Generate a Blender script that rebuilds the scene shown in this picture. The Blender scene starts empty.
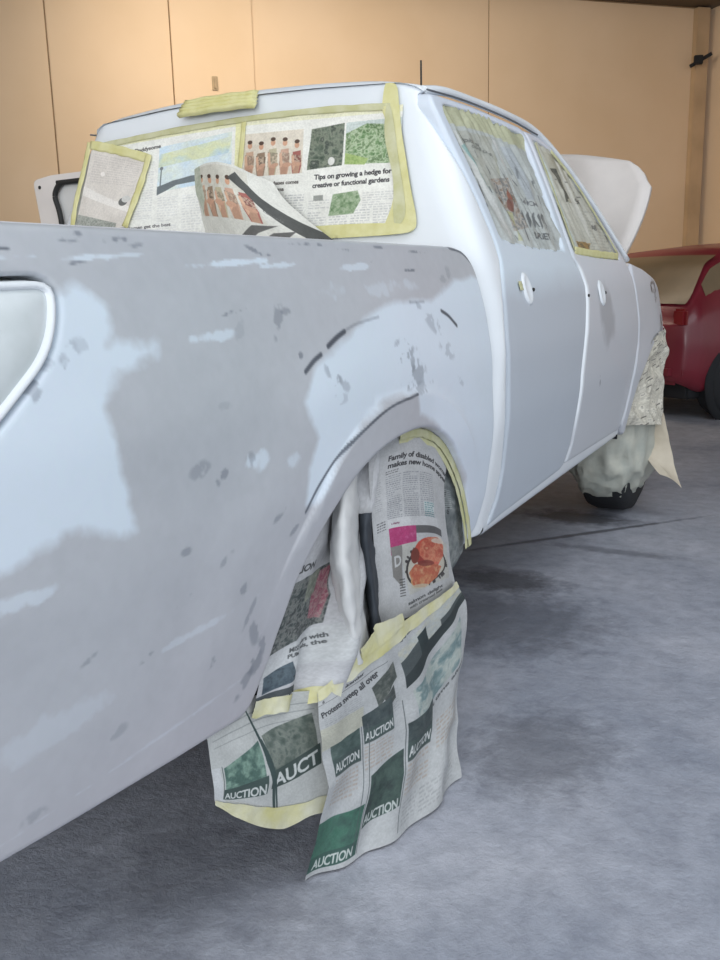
import bpy, bmesh, math, random
import numpy as np
from mathutils import Vector, Matrix, noise
from mathutils.geometry import delaunay_2d_cdt

SC = bpy.context.scene
COL = SC.collection
random.seed(4)
RNG = np.random.default_rng(4)

# ---------------------------------------------------------------- camera, sky, light
EYE = Vector((1.822, -1.749, 1.201))
YAW, PITCH, ROLL, FPX = -.505, .214, -.025, 904.8
f_ = Vector((math.sin(YAW)*math.cos(PITCH), math.cos(YAW)*math.cos(PITCH), -math.sin(PITCH)))
r0 = Vector((math.cos(YAW), -math.sin(YAW), 0)); u0 = r0.cross(f_)
r_ = r0*math.cos(ROLL)+u0*math.sin(ROLL); u_ = u0*math.cos(ROLL)-r0*math.sin(ROLL)
cam_d = bpy.data.cameras.new('camera'); cam = bpy.data.objects.new('camera', cam_d); COL.objects.link(cam)
cam_d.sensor_fit = 'VERTICAL'; cam_d.sensor_height = 24; cam_d.lens = FPX/960*24
cam_d.clip_start = .05
cam.matrix_world = Matrix(((r_.x, u_.x, -f_.x, EYE.x), (r_.y, u_.y, -f_.y, EYE.y), (r_.z, u_.z, -f_.z, EYE.z), (0, 0, 0, 1)))
SC.camera = cam
W = bpy.data.worlds.new('sky'); SC.world = W; W.use_nodes = True
wn = W.node_tree.nodes; bg = wn['Background']
bg.inputs[0].default_value = (.90, .95, 1.0, 1); bg.inputs[1].default_value = 1.35
def area(name, loc, target, size, sizey, power, color):
    d = bpy.data.lights.new(name, 'AREA'); d.shape = 'RECTANGLE'; d.size = size; d.size_y = sizey; d.energy = power; d.color = color
    o = bpy.data.objects.new(name, d); COL.objects.link(o); o.location = loc
    o.rotation_euler = (Vector(target)-Vector(loc)).to_track_quat('-Z', 'Y').to_euler()
    return o
area('warm_wall_fill', (-3.0, 6.4, 4.9), (-3.4, 9.6, 2.6), 5.0, 1.4, 310, (1.0, .86, .68))  # unseen warm lamp added to brighten the back wall
area('doorway_daylight', (2.4, -7.0, 2.2), (.3, .4, 1.1), 4.6, 3.2, 330, (.95, .98, 1.0))
area('overhead_fill', (2.3, .3, 4.85), (1.2, .2, 0), 3.0, 6.0, 215, (.90, .95, 1.0))  # unseen overhead lamp, added to deepen the shadow under the truck
vs = SC.view_settings
vs.view_transform = 'Standard'; vs.look = 'None'; vs.gamma = 1; vs.use_curve_mapping = False
vs.exposure = -0.36

# ---------------------------------------------------------------- materials
def srgb(r, g, b):
    f = lambda c: (c/255/12.92) if c/255 <= .04045 else ((c/255+.055)/1.055)**2.4
    return (f(r), f(g), f(b), 1)
def mat(name, col, rough=.6, metal=0, var=.06, scale=6, bump=0.0, bscale=60, coat=0, spec=.5, col2=None, trans=0):
    m = bpy.data.materials.new(name); m.use_nodes = True
    nt = m.node_tree; N = nt.nodes; L = nt.links; p = N['Principled BSDF']
    tc = N.new('ShaderNodeTexCoord')
    n = N.new('ShaderNodeTexNoise'); n.inputs['Scale'].default_value = scale; n.inputs['Detail'].default_value = 6
    L.new(tc.outputs['Object'], n.inputs['Vector'])
    mx = N.new('ShaderNodeMix'); mx.data_type = 'RGBA'
    c = srgb(*col)
    if col2 is None:
        a = [max(0, x*(1-var*2)) for x in c[:3]]+[1]; b = [min(1, x*(1+var*2)) for x in c[:3]]+[1]
    else: a, b = c, srgb(*col2)
    rp = N.new('ShaderNodeMapRange'); rp.inputs[1].default_value = .35; rp.inputs[2].default_value = .65
    L.new(n.outputs['Fac'], rp.inputs[0]); L.new(rp.outputs[0], mx.inputs[0])
    mx.inputs[6].default_value = a; mx.inputs[7].default_value = b
    L.new(mx.outputs[2], p.inputs['Base Color'])
    p.inputs['Roughness'].default_value = rough; p.inputs['Metallic'].default_value = metal
    p.inputs['Specular IOR Level'].default_value = spec
    if coat: p.inputs['Coat Weight'].default_value = coat; p.inputs['Coat Roughness'].default_value = .15
    if trans: p.inputs['Transmission Weight'].default_value = trans
    if bump:
        n2 = N.new('ShaderNodeTexNoise'); n2.inputs['Scale'].default_value = bscale; n2.inputs['Detail'].default_value = 5
        L.new(tc.outputs['Object'], n2.inputs['Vector'])
        bp = N.new('ShaderNodeBump'); bp.inputs['Strength'].default_value = bump; bp.inputs['Distance'].default_value = .01
        L.new(n2.outputs['Fac'], bp.inputs['Height']); L.new(bp.outputs[0], p.inputs['Normal'])
    return m
M = {}
M['white'] = mat('white_primer', (226, 231, 236), .42, var=.015, scale=3, coat=.15)
M['whitein'] = mat('white_inner_paint', (222, 222, 220), .5, var=.02)
M['hood'] = mat('hood_white', (232, 226, 222), .5, var=.02)
M['wall'] = mat('wall_board', (228, 203, 172), .85, col2=(233, 209, 180), scale=.9, bump=.05, bscale=14)
M['wallb'] = mat('wall_plaster', (196, 170, 138), .9, var=.05, scale=2)
M['joint'] = mat('joint_gap', (150, 124, 96), .9)
M['ceil'] = mat('ceiling_sheet', (92, 80, 64), .9, var=.08, scale=1)
M['tyre'] = mat('tyre_rubber', (32, 34, 38), .8, bump=.2, bscale=30)
M['rim'] = mat('wheel_steel', (120, 122, 126), .4, metal=.8)
M['dark'] = mat('dark_underbody', (34, 36, 40), .85)
M['black'] = mat('black_seal', (38, 38, 38), .6)
M['glass'] = mat('dark_glass', (60, 64, 66), .12, spec=.7)
M['tape'] = mat('masking_tape', (208, 203, 142), .65, col2=(220, 216, 166), scale=22, bump=.3, bscale=30)
M['tape2'] = mat('masking_tape_pale', (188, 187, 140), .65, col2=(203, 202, 168), scale=22, bump=.3, bscale=30)
M['red'] = mat('red_car_paint', (122, 36, 50), .38, var=.06, scale=2, coat=.3)
M['redglass'] = mat('reflection_brown_glass', (112, 98, 78), .35, col2=(134, 116, 92), scale=2)  # brown of the reflected wall mixed into the glass colour
M['lamp'] = mat('dusty_lamp_lens', (196, 204, 205), .28, col2=(214, 221, 224), scale=9, coat=.3)
M['redlamp'] = mat('red_lamp', (128, 26, 34), .3)
M['metal'] = mat('dull_metal', (110, 100, 85), .5, metal=.6)
M['newsprint'] = mat('plain_newsprint', (186, 188, 190), .75, col2=(204, 205, 205), scale=8, bump=.2, bscale=26)
M['tape3'] = mat('crumpled_pale_tape', (196, 192, 138), .6, col2=(206, 205, 184), scale=13, bump=.4, bscale=24)
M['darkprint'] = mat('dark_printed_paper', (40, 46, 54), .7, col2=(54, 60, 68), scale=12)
M['latch'] = mat('latch_metal', (170, 150, 122), .6, metal=.2)
M['metal2'] = mat('seam_grey', (96, 100, 106), .6)
M['plastic'] = mat('plastic_film', (190, 198, 190), .35, col2=(205, 208, 200), scale=20, bump=.4, bscale=22)

def floor_material():
    m = bpy.data.materials.new('concrete_floor'); m.use_nodes = True
    nt = m.node_tree; N = nt.nodes; L = nt.links; p = N['Principled BSDF']
    tc = N.new('ShaderNodeTexCoord')
    def ns(s, d=6, ro=.6):
        n = N.new('ShaderNodeTexNoise'); n.inputs['Scale'].default_value = s; n.inputs['Detail'].default_value = d
        n.inputs['Roughness'].default_value = ro; L.new(tc.outputs['Object'], n.inputs['Vector']); return n
    a = ns(1.3); b = ns(14, 8, .7); c = ns(45, 6, .7)
    cr = N.new('ShaderNodeValToRGB'); e = cr.color_ramp.elements
    e[0].position = .32; e[0].color = srgb(142, 149, 164); e[1].position = .68; e[1].color = srgb(182, 185, 196)
    L.new(a.outputs['Fac'], cr.inputs[0])
    cr2 = N.new('ShaderNodeValToRGB'); e = cr2.color_ramp.elements
    e[0].position = .3; e[0].color = (.50, .51, .54, 1); e[1].position = .62; e[1].color = (1.06, 1.06, 1.06, 1)
    L.new(b.outputs['Fac'], cr2.inputs[0])
    mu = N.new('ShaderNodeMix'); mu.data_type = 'RGBA'; mu.blend_type = 'MULTIPLY'; mu.inputs[0].default_value = .55
    L.new(cr.outputs[0], mu.inputs[6]); L.new(cr2.outputs[0], mu.inputs[7])
    # an oil stain, a crack and other dark patches, edges broken by noise
    last = mu
    for (cx, cy, sx, sy, k) in [(.74, 2.44, .62, .020, .75), (.62, 2.72, .26, .13, .85), (.62, 1.62, .22, .13, .7), (.80, 1.20, .30, .30, .45), (.95, 2.2, .30, .04, .4), (1.18, .35, .16, .22, .4), (.75, -.45, .25, .22, .3)]:
        mp = N.new('ShaderNodeMapping'); mp.inputs['Location'].default_value = (-cx/sx, -cy/sy, 0); mp.inputs['Scale'].default_value = (1/sx, 1/sy, 0)
        if sx > .6:      # the long crack runs obliquely across the floor
            vr = N.new('ShaderNodeVectorRotate'); vr.inputs['Center'].default_value = (cx, cy, 0); vr.inputs['Axis'].default_value = (0, 0, 1); vr.inputs['Angle'].default_value = -math.radians(50)
            L.new(tc.outputs['Object'], vr.inputs['Vector']); L.new(vr.outputs[0], mp.inputs[0])
        else: L.new(tc.outputs['Object'], mp.inputs[0])
        ln = N.new('ShaderNodeVectorMath'); ln.operation = 'LENGTH'; L.new(mp.outputs[0], ln.inputs[0])
        ad = N.new('ShaderNodeMath'); ad.operation = 'MULTIPLY_ADD'; ad.inputs[1].default_value = 1.3; L.new(b.outputs['Fac'], ad.inputs[0]); L.new(ln.outputs['Value'], ad.inputs[2])
        mr = N.new('ShaderNodeMapRange'); mr.inputs[1].default_value = 1.25; mr.inputs[2].default_value = 2.0; mr.inputs[3].default_value = k; mr.inputs[4].default_value = 0
        L.new(ad.outputs[0], mr.inputs[0])
        mm = N.new('ShaderNodeMix'); mm.data_type = 'RGBA'; L.new(mr.outputs[0], mm.inputs[0]); L.new(last.outputs[2], mm.inputs[6]); mm.inputs[7].default_value = srgb(58, 60, 66)
        last = mm
    L.new(last.outputs[2], p.inputs['Base Color'])
    rr = N.new('ShaderNodeMapRange'); rr.inputs[3].default_value = .45; rr.inputs[4].default_value = .85; L.new(a.outputs['Fac'], rr.inputs[0]); L.new(rr.outputs[0], p.inputs['Roughness'])
    bp = N.new('ShaderNodeBump'); bp.inputs['Strength'].default_value = .5; bp.inputs['Distance'].default_value = .01
    sm = N.new('ShaderNodeMath'); sm.operation = 'ADD'; L.new(b.outputs['Fac'], sm.inputs[0]); L.new(c.outputs['Fac'], sm.inputs[1])
    L.new(sm.outputs[0], bp.inputs['Height']); L.new(bp.outputs[0], p.inputs['Normal'])
    return m
M['floor'] = floor_material()

def image_mat(name, px, rough=.7, bump=.15, bscale=25, spec=.3, coat=0, trans=0):
    """px: float array (h, w, 3) in sRGB 0..1, top row first; drawn in this script."""
    h, w, _ = px.shape
    im = bpy.data.images.new(name, w, h)
    a = np.ones((h, w, 4), np.float32); a[..., :3] = np.clip(px, 0, 1)[::-1]
    im.pixels.foreach_set(a.ravel()); im.update(); im.pack()
    m = bpy.data.materials.new(name); m.use_nodes = True
    nt = m.node_tree; N = nt.nodes; L = nt.links; p = N['Principled BSDF']
    t = N.new('ShaderNodeTexImage'); t.image = im; t.extension = 'EXTEND'
    tc = N.new('ShaderNodeTexCoord')
    L.new(tc.outputs['UV'], t.inputs[0])
    n = N.new('ShaderNodeTexNoise'); n.inputs['Scale'].default_value = bscale; n.inputs['Detail'].default_value = 5
    L.new(tc.outputs['Object'], n.inputs['Vector'])
    bp = N.new('ShaderNodeBump'); bp.inputs['Strength'].default_value = bump; bp.inputs['Distance'].default_value = .01
    L.new(n.outputs['Fac'], bp.inputs['Height']); L.new(bp.outputs[0], p.inputs['Normal'])
    L.new(t.outputs[0], p.inputs['Base Color']); p.inputs['Roughness'].default_value = rough
    p.inputs['Specular IOR Level'].default_value = spec
    if coat: p.inputs['Coat Weight'].default_value = coat; p.inputs['Coat Roughness'].default_value = .2
    return m

# ---------------------------------------------------------------- drawing of print
FONTC = {}
def text_tris(s, bold):
    key = (s, bold)
    if key in FONTC: return FONTC[key]
    c = bpy.data.curves.new('t', 'FONT'); c.body = s; c.resolution_u = 3; c.offset = .028 if bold else 0.004; c.space_character = .97
    o = bpy.data.objects.new('t', c); COL.objects.link(o)
    dg = bpy.context.evaluated_depsgraph_get(); me = o.evaluated_get(dg).to_mesh()
    me.calc_loop_triangles()
    v = np.array([w.co[:2] for w in me.vertices]); t = np.array([l.vertices[:] for l in me.loop_triangles])
    res = (v, t) if len(v) else (np.zeros((0, 2)), np.zeros((0, 3), int))
    bpy.data.objects.remove(o); bpy.data.curves.remove(c)
    FONTC[key] = res
    return res
def vnoise(h, w, cell, seed, octs=3):
    r = np.random.default_rng(seed); out = np.zeros((h, w)); amp = 1; tot = 0
    for k in range(octs):
        c = max(1.5, cell/(2**k)); gh = int(h/c)+3; gw = int(w/c)+3
        g = r.random((gh, gw)); y = np.arange(h)/c; x = np.arange(w)/c
        yi = y.astype(int); xi = x.astype(int); fy = (y-yi)[:, None]; fx = (x-xi)[None]
        fy = fy*fy*(3-2*fy); fx = fx*fx*(3-2*fx)
        a = g[yi][:, xi]; b = g[yi][:, xi+1]; c2 = g[yi+1][:, xi]; d = g[yi+1][:, xi+1]
        out += amp*((a*(1-fx)+b*fx)*(1-fy)+(c2*(1-fx)+d*fx)*fy); tot += amp; amp *= .55
    return out/tot
class Canvas:
    def __init__(s, w, h, base=(222, 220, 214), seed=1):
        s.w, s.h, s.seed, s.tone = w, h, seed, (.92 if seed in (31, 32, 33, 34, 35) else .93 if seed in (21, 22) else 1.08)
        s.a = np.ones((h, w, 3))*np.array(base)/255
        s.a += (vnoise(h, w, 60, seed, 3)[..., None]-.5)*.05
    def mask(s, pts):
        p = np.array(pts, float)*[s.w, s.h]
        x0, y0 = np.maximum(np.floor(p.min(0)).astype(int), 0); x1, y1 = np.minimum(np.ceil(p.max(0)).astype(int), [s.w, s.h])
        if x1 <= x0 or y1 <= y0: return None
        X, Y = np.meshgrid(np.arange(x0, x1)+.5, np.arange(y0, y1)+.5)
        ins = np.zeros(X.shape, bool); n = len(p)
        for i in range(n):
            a, b = p[i], p[(i+1) % n]
            c = ((a[1] > Y) != (b[1] > Y))
            with np.errstate(divide='ignore', invalid='ignore'):
                xi = (b[0]-a[0])*(Y-a[1])/(b[1]-a[1]+1e-12)+a[0]
            ins ^= c & (X < xi)
        return slice(y0, y1), slice(x0, x1), ins
    def poly(s, pts, col, al=1):
        r = s.mask(pts)
        if r is None: return
        ys, xs, m = r; t = s.a[ys, xs]; t[m] = t[m]*(1-al)+np.array(col)/255*al
    def rect(s, x0, y0, x1, y1, col, al=1): s.poly([(x0, y0), (x1, y0), (x1, y1), (x0, y1)], col, al)
    def photo(s, pts, cols, cell=14, seed=0, grain=.05):
        r = s.mask(pts)
        if r is None: return
        ys, xs, m = r; h = ys.stop-ys.start; w = xs.stop-xs.start
        n = vnoise(h, w, cell, seed+7, 4); n = (n-n.min())/(n.max()-n.min()+1e-9)
        C = np.array(cols)/255.; k = len(C)-1; i = np.clip((n*k).astype(int), 0, k-1); f = (n*k-i)[..., None]
        v = C[i]*(1-f)+C[i+1]*f; v += (np.random.default_rng(seed).random((h, w, 1))-.5)*grain
        s.a[ys, xs][m] = v[m]
    def ell(s, cx, cy, rx, ry, col, al=1, ang=0):
        t = np.linspace(0, 2*math.pi, 26)[:-1]; ca, sa = math.cos(ang), math.sin(ang); asp = s.h/s.w
        px = np.cos(t)*rx; py = np.sin(t)*ry*asp
        s.poly(np.c_[cx+px*ca-py*sa, cy+(px*sa+py*ca)/asp], col, al)
    def text(s, st, x, y, size, col=(40, 40, 44), bold=True, ang=0, width=None, skew=0):
        """baseline start x, y; size = cap height as a share of the canvas height"""
        v, t = text_tris(st, bold)
        if not len(v): return
        k = size*s.h/.70; P = v*k
        if width: P[:, 0] *= width*s.w/(P[:, 0].max()+1e-9)
        P[:, 0] += P[:, 1]*skew
        ca, sa = math.cos(ang), math.sin(ang)
        q = np.c_[x*s.w+P[:, 0]*ca+P[:, 1]*sa, y*s.h-P[:, 1]*ca+P[:, 0]*sa]
        col = np.array(col)/255
        acc = np.zeros((s.h, s.w))
        SS = 2
        for tri in t:
            A = q[tri]; x0, y0 = np.maximum(np.floor(A.min(0)).astype(int), 0); x1, y1 = np.minimum(np.ceil(A.max(0)).astype(int)+1, [s.w, s.h])
            if x1 <= x0 or y1 <= y0: continue
            X, Y = np.meshgrid((np.arange((x1-x0)*SS)+.5)/SS+x0, (np.arange((y1-y0)*SS)+.5)/SS+y0)
            def ed(a, b): return (b[0]-a[0])*(Y-a[1])-(b[1]-a[1])*(X-a[0])
            e0, e1, e2 = ed(A[0], A[1]), ed(A[1], A[2]), ed(A[2], A[0])
            m = ((e0 >= 0) & (e1 >= 0) & (e2 >= 0)) | ((e0 <= 0) & (e1 <= 0) & (e2 <= 0))
            acc[y0:y1, x0:x1] += m.reshape(y1-y0, SS, x1-x0, SS).mean((1, 3))
        acc = np.clip(acc, 0, 1)[..., None]
        s.a = s.a*(1-acc)+col*acc
    def columns(s, x0, y0, x1, y1, n=2, pitch=.016, col=(120, 120, 124), al=.75, gap=.02, seed=0):
        r = np.random.default_rng(seed+int(x0*1000)+int(y0*977)); cw = (x1-x0-(n-1)*gap)/n
        for c in range(n):
            xa = x0+c*(cw+gap); y = y0
            while y < y1-pitch*.4:
                x = xa; end = xa+cw*(1 if r.random() > .15 else r.uniform(.4, .9))
                while x < end:
                    wl = r.uniform(.012, .035); s.rect(x, y, min(end, x+wl), y+pitch*.5, col, al*r.uniform(.6, 1)); x += wl+.007
                y += pitch
    def img(s, soft=3):
        a = (s.a*.84+np.array([.098, .096, .090]))*s.tone; g = vnoise(s.h, s.w, 5, s.seed+5, 2)[..., None]; a = a*(.93+.12*g)+(vnoise(s.h, s.w, 90, s.seed+6, 3)[..., None]-.5)*.07
        for _ in range(soft):
            b = a.copy(); b[1:-1, 1:-1] = (a[1:-1, 1:-1]*4+a[:-2, 1:-1]+a[2:, 1:-1]+a[1:-1, :-2]+a[1:-1, 2:])/8; a = b
        return a
def people(c, x0, y0, x1, y1, n=5, seed=3, bgc=(214, 205, 190), warm=True):
    c.photo([(x0, y0), (x1, y0), (x1, y1), (x0, y1)], [tuple(v-12 for v in bgc), bgc, tuple(min(255, v+10) for v in bgc)], 30, seed)
    r = random.Random(seed); w = (x1-x0)/n; h = y1-y0; asp = c.w/c.h
    cl = [(190, 156, 132), (134, 112, 92), (176, 168, 140), (188, 150, 130), (150, 84, 78), (120, 90, 70)]
    for i in range(n):
        cx = x0+w*(i+.5); top = y0+h*(.10+.12*r.random()); hr = w*.2
        col = cl[i % 6]
        c.poly([(cx-w*.32, top+h*.30), (cx+w*.32, top+h*.28), (cx+w*.42, top+h*.62), (cx+w*.28, y1), (cx-w*.3, y1), (cx-w*.42, top+h*.6)], col)
        c.poly([(cx-w*.30, y1-h*.3), (cx+w*.34, y1-h*.28), (cx+w*.2, y1), (cx-w*.25, y1)], (170, 130, 108))
        c.poly([(cx-w*.05, top+h*.5), (cx+w*.42, top+h*.45), (cx+w*.40, top+h*.56), (cx, top+h*.6)], (206, 158, 130))
        c.photo([(cx-w*.42, top+h*.35), (cx+w*.42, top+h*.4), (cx+w*.4, y1-h*.25), (cx-w*.4, y1-h*.2)], [col, tuple(int(v*.7) for v in col), (180, 160, 140), tuple(min(255, v+16) for v in col)], 9, i+seed, .08)
        c.ell(cx, top+h*.15, hr, hr*asp*1.25, (196, 148, 120)); c.ell(cx, top+h*.07, hr*1.05, hr*asp*.8, (70, 52, 44))
        c.poly([(cx-w*.45, top+h*.40), (cx-w*.25, top+h*.36), (cx-w*.10, top+h*.66), (cx-w*.3, top+h*.72)], (200, 158, 132)); c.ell(cx+w*r.uniform(-.2, .2), y1-h*.22, w*.40, w*.18*asp, (186, 142, 118), .9, r.uniform(-.5, .5))

# ---------------------------------------------------------------- mesh helpers
def link(name, me, m=None, parent=None, smooth=True):
    o = bpy.data.objects.new(name, me); COL.objects.link(o)
    if m is not None: me.materials.append(m)
    if smooth:
        for p in me.polygons: p.use_smooth = True
    if parent is not None:
        o.parent = parent
        if parent.location.length > 0: o.matrix_parent_inverse = Matrix.Translation(-parent.location)
    return o
def mk(name, verts, faces, m=None, parent=None, uv=None, smooth=True):
    me = bpy.data.meshes.new(name); me.from_pydata([tuple(map(float, v)) for v in verts], [], [tuple(map(int, f)) for f in faces])
    if uv is not None:
        l = me.uv_layers.new(name='UVMap'); arr = np.array(uv, np.float32)
        idx = np.zeros(len(me.loops), np.int32); me.loops.foreach_get('vertex_index', idx)
        l.data.foreach_set('uv', arr[idx].ravel())
    me.update()
    return link(name, me, m, parent, smooth)
def empty(name, loc=(0, 0, 0), parent=None):
    o = bpy.data.objects.new(name, None); COL.objects.link(o); o.location = loc; o.empty_display_size = .1
    if parent: o.parent = parent
    return o
def tag(o, label=None, cat=None, group=None, kind=None):
    if label: o['label'] = label
    if cat: o['category'] = cat
    if group: o['group'] = group
    if kind: o['kind'] = kind
    return o
def bmobj(name, bm, m, parent=None, smooth=False):
    bmesh.ops.recalc_face_normals(bm, faces=bm.faces)
    me = bpy.data.meshes.new(name); bm.to_mesh(me); bm.free()
    return link(name, me, m, parent, smooth)
def box(name, c, s, m, parent=None, rotz=0, bev=.004, rot=None):
    bm = bmesh.new(); bmesh.ops.create_cube(bm, size=1)
    bmesh.ops.scale(bm, vec=s, verts=bm.verts)
    if bev: bmesh.ops.bevel(bm, geom=bm.edges[:], offset=min(bev, min(s)*.45), segments=2, affect='EDGES')
    R = rot if rot is not None else Matrix.Rotation(rotz, 3, 'Z')
    bmesh.ops.rotate(bm, cent=(0, 0, 0), matrix=R, verts=bm.verts)
    bmesh.ops.translate(bm, vec=c, verts=bm.verts)
    return bmobj(name, bm, m, parent)
def lathe(prof, axis_c, axis='x', n=40):
    """prof: list of (axial, radius); returns verts, faces about an axis through axis_c"""
    V = []; F = []; k = len(prof)
    for i in range(n):
        a = 2*math.pi*i/n
        for (t, r) in prof:
            V.append((axis_c[0]+t, axis_c[1]+r*math.cos(a), axis_c[2]+r*math.sin(a)))
    for i in range(n):
        for j in range(k-1):
            F.append((i*k+j, i*k+j+1, ((i+1) % n)*k+j+1, ((i+1) % n)*k+j))
    return V, F
def catmull(P, n, closed=False):
    P = np.array(P, float); m = len(P); seg = m if closed else m-1
    T = np.linspace(0, seg, n, endpoint=not closed); out = []
    for t in T:
        i = min(int(t), seg-1); f = t-i
        if closed: a, b, c, d = P[(i-1) % m], P[i % m], P[(i+1) % m], P[(i+2) % m]
        else:
            b, c = P[i], P[i+1]; a = P[i-1] if i > 0 else 2*b-c; d = P[i+2] if i+2 < m else 2*c-b
        out.append(.5*((2*b)+(-a+c)*f+(2*a-5*b+4*c-d)*f*f+(-a+3*b-3*c+d)*f**3))
    return np.array(out)
def resample(P, step, closed=True):
    P = np.array(P, float); Q = np.vstack([P, P[:1]]) if closed else P
    d = np.r_[0, np.cumsum(np.hypot(*(np.diff(Q, axis=0).T)))]
    n = max(8, int(d[-1]/step)); t = np.linspace(0, d[-1], n, endpoint=not closed)
    return np.c_[np.interp(t, d, Q[:, 0]), np.interp(t, d, Q[:, 1])]
def inside(pts, poly):
    X, Y = pts[:, 0], pts[:, 1]; r = np.zeros(len(pts), bool); n = len(poly)
    for i in range(n):
        a, b = poly[i], poly[(i+1) % n]
        c = (a[1] > Y) != (b[1] > Y); r ^= c & (X < (b[0]-a[0])*(Y-a[1])/(b[1]-a[1]+1e-15)+a[0])
    return r
def dist_poly(pts, poly, closed=True):
    D = np.full(len(pts), 1e9); n = len(poly)
    for i in range(n if closed else n-1):
        a, b = poly[i], poly[(i+1) % n]; ab = b-a; L2 = ab@ab+1e-15
        t = np.clip(((pts-a)@ab)/L2, 0, 1); D = np.minimum(D, np.hypot(*(pts-(a+t[:, None]*ab)).T))
    return D
def round_poly(P, r, k=5):
    """fillet every corner of a polygon by r"""
    P = [np.array(p, float) for p in P]; out = []; n = len(P)
    for i in range(n):
        a, b, c = P[i-1], P[i], P[(i+1) % n]
        u = a-b; v = c-b; lu = np.linalg.norm(u); lv = np.linalg.norm(v); rr = min(r, lu*.45, lv*.45)
        s, e = b+u/lu*rr, b+v/lv*rr
        for j in range(k+1):
            t = j/k; out.append((1-t)**2*s+2*t*(1-t)*b+t*t*e)
    return np.array(out)
def cdt_panel(name, outer, fn, m, parent, holes=(), xpts=None, step=.03, edge=(.003, .007, .012, .02), estep=.014, rim=.03, rimdir=None, uvf=None, rimhole=True):
    """Panel cut to an outline with holes in 2-D (a, b), finely filled, mapped to 3-D by fn(pts, dist)."""
    loops = [resample(outer, estep)]+[resample(h, estep) for h in holes]
    pts = [l for l in loops]; cons = []; off = 0
    for l in loops:
        k = len(l); cons += [(off+i, off+(i+1) % k) for i in range(k)]; off += k
    allp = np.vstack(loops)
    def alldist(p):
        return np.min([dist_poly(p, l) for l in loops], axis=0)
    ok = lambda p: inside(p, loops[0]) & ~np.any([inside(p, h) for h in loops[1:]] or [np.zeros(len(p), bool)], axis=0)
    extra = []
    for e in edge:
        for l in loops:
            t = np.roll(l, -1, 0)-np.roll(l, 1, 0); nrm = np.c_[-t[:, 1], t[:, 0]]/(np.hypot(*t.T)[:, None]+1e-12)
            for sgn in (1, -1):
                q = l+nrm*e*sgn; q = q[ok(q)]
                if len(q): q = q[alldist(q) > e*.93]; extra.append(q)
    lo, hi = loops[0].min(0), loops[0].max(0)
    gx, gy = np.meshgrid(np.arange(lo[0], hi[0], step), np.arange(lo[1], hi[1], step)); gx = gx+((np.arange(gx.shape[0]) % 2)*step/2)[:, None]
    g = np.c_[gx.ravel(), gy.ravel()]; g = g[ok(g)]; em = max(edge) if edge else 0
    g = g[alldist(g) > em+step*.4]
    if xpts is not None:
        xp = xpts[ok(xpts)]; xp = xp[alldist(xp) > .012]; dm = np.array([np.min(np.hypot(*(xp-q).T)) for q in g]); g = g[dm > step*.45]; extra.append(xp)
    extra.append(g)
    V2 = np.vstack([allp]+extra)
    r = delaunay_2d_cdt([Vector(v) for v in V2], cons, [], 0, 1e-7)
    v2 = np.array([v[:] for v in r[0]]); tris = np.array([t for t in r[2] if len(t) == 3])
    cen = v2[tris].mean(1); keep = ok(cen); tris = tris[keep]
    used = np.unique(tris); remap = -np.ones(len(v2), int); remap[used] = np.arange(len(used)); v2 = v2[used]; tris = remap[tris]
    d = alldist(v2)
    P = fn(v2, d)
    # front faces to the outside: check orientation against rimdir
    faces = [tuple(t) for t in tris]
    V = [tuple(p) for p in P]; UVs = [tuple(u) for u in uvf(v2)] if uvf else None
    if rim:
        rd = rimdir if rimdir is not None else (lambda p: np.tile([-1., 0, 0], (len(p), 1)))
        e = {}
        for t in tris:
            for a, b in ((t[0], t[1]), (t[1], t[2]), (t[2], t[0])): e[(a, b)] = 1
        bd = [(a, b) for (a, b) in e if (b, a) not in e]
        bs = sorted({x for ab in bd for x in ab}); mp = {}
        back = np.array([P[i] for i in bs])+rd(np.array([P[i] for i in bs]))*rim
        for i, b in zip(bs, back):
            mp[i] = len(V); V.append(tuple(b))
            if UVs: UVs.append(UVs[i])
        for a, b in bd: faces.append((b, a, mp[a], mp[b]))
    o = mk(name, V, faces, m, parent, UVs)
    return o
def bicubic(C, nu, nv):
    C = np.array(C, float)
    A = np.array([catmull(r, nu) for r in C])          # rows x nu x 3
    return np.array([catmull(A[:, j], nv) for j in range(nu)]).transpose(1, 0, 2)   # nv x nu x 3
def sheet(name, C, m, parent=None, nu=60, nv=70, crumple=.004, scale=14, seed=0, folds=0, edge=0, ridged=True):
    G = bicubic(C, nu, nv)
    du = np.gradient(G, axis=1); dv = np.gradient(G, axis=0); n = np.cross(dv, du); n /= np.linalg.norm(n, axis=2)[..., None]+1e-9
    V = []; F = []; UV = []
    for j in range(nv):
        for i in range(nu):
            p = G[j, i]; q = Vector(p)*scale+Vector((seed*3.1, 0, 0))
            k = noise.noise(q)
            if ridged: k = (1-2*abs(k))*.8+.5*noise.noise(q*2.3)
            s = crumple*k
            if folds: s += folds*math.sin(i/(nu-1)*math.pi*7+.9*math.sin(j*.06+seed)+.02*j)*(.4+.6*j/nv)*(.35+.65*i/nu)
            V.append(tuple(p+n[j, i]*s)); UV.append((i/(nu-1), 1-j/(nv-1)))
    for j in range(nv-1):
        for i in range(nu-1):
            a = j*nu+i; F.append((a, a+1, a+nu+1, a+nu))
    o = mk(name, V, F, m, parent, UV)
    if not edge: return o
    return o
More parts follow.
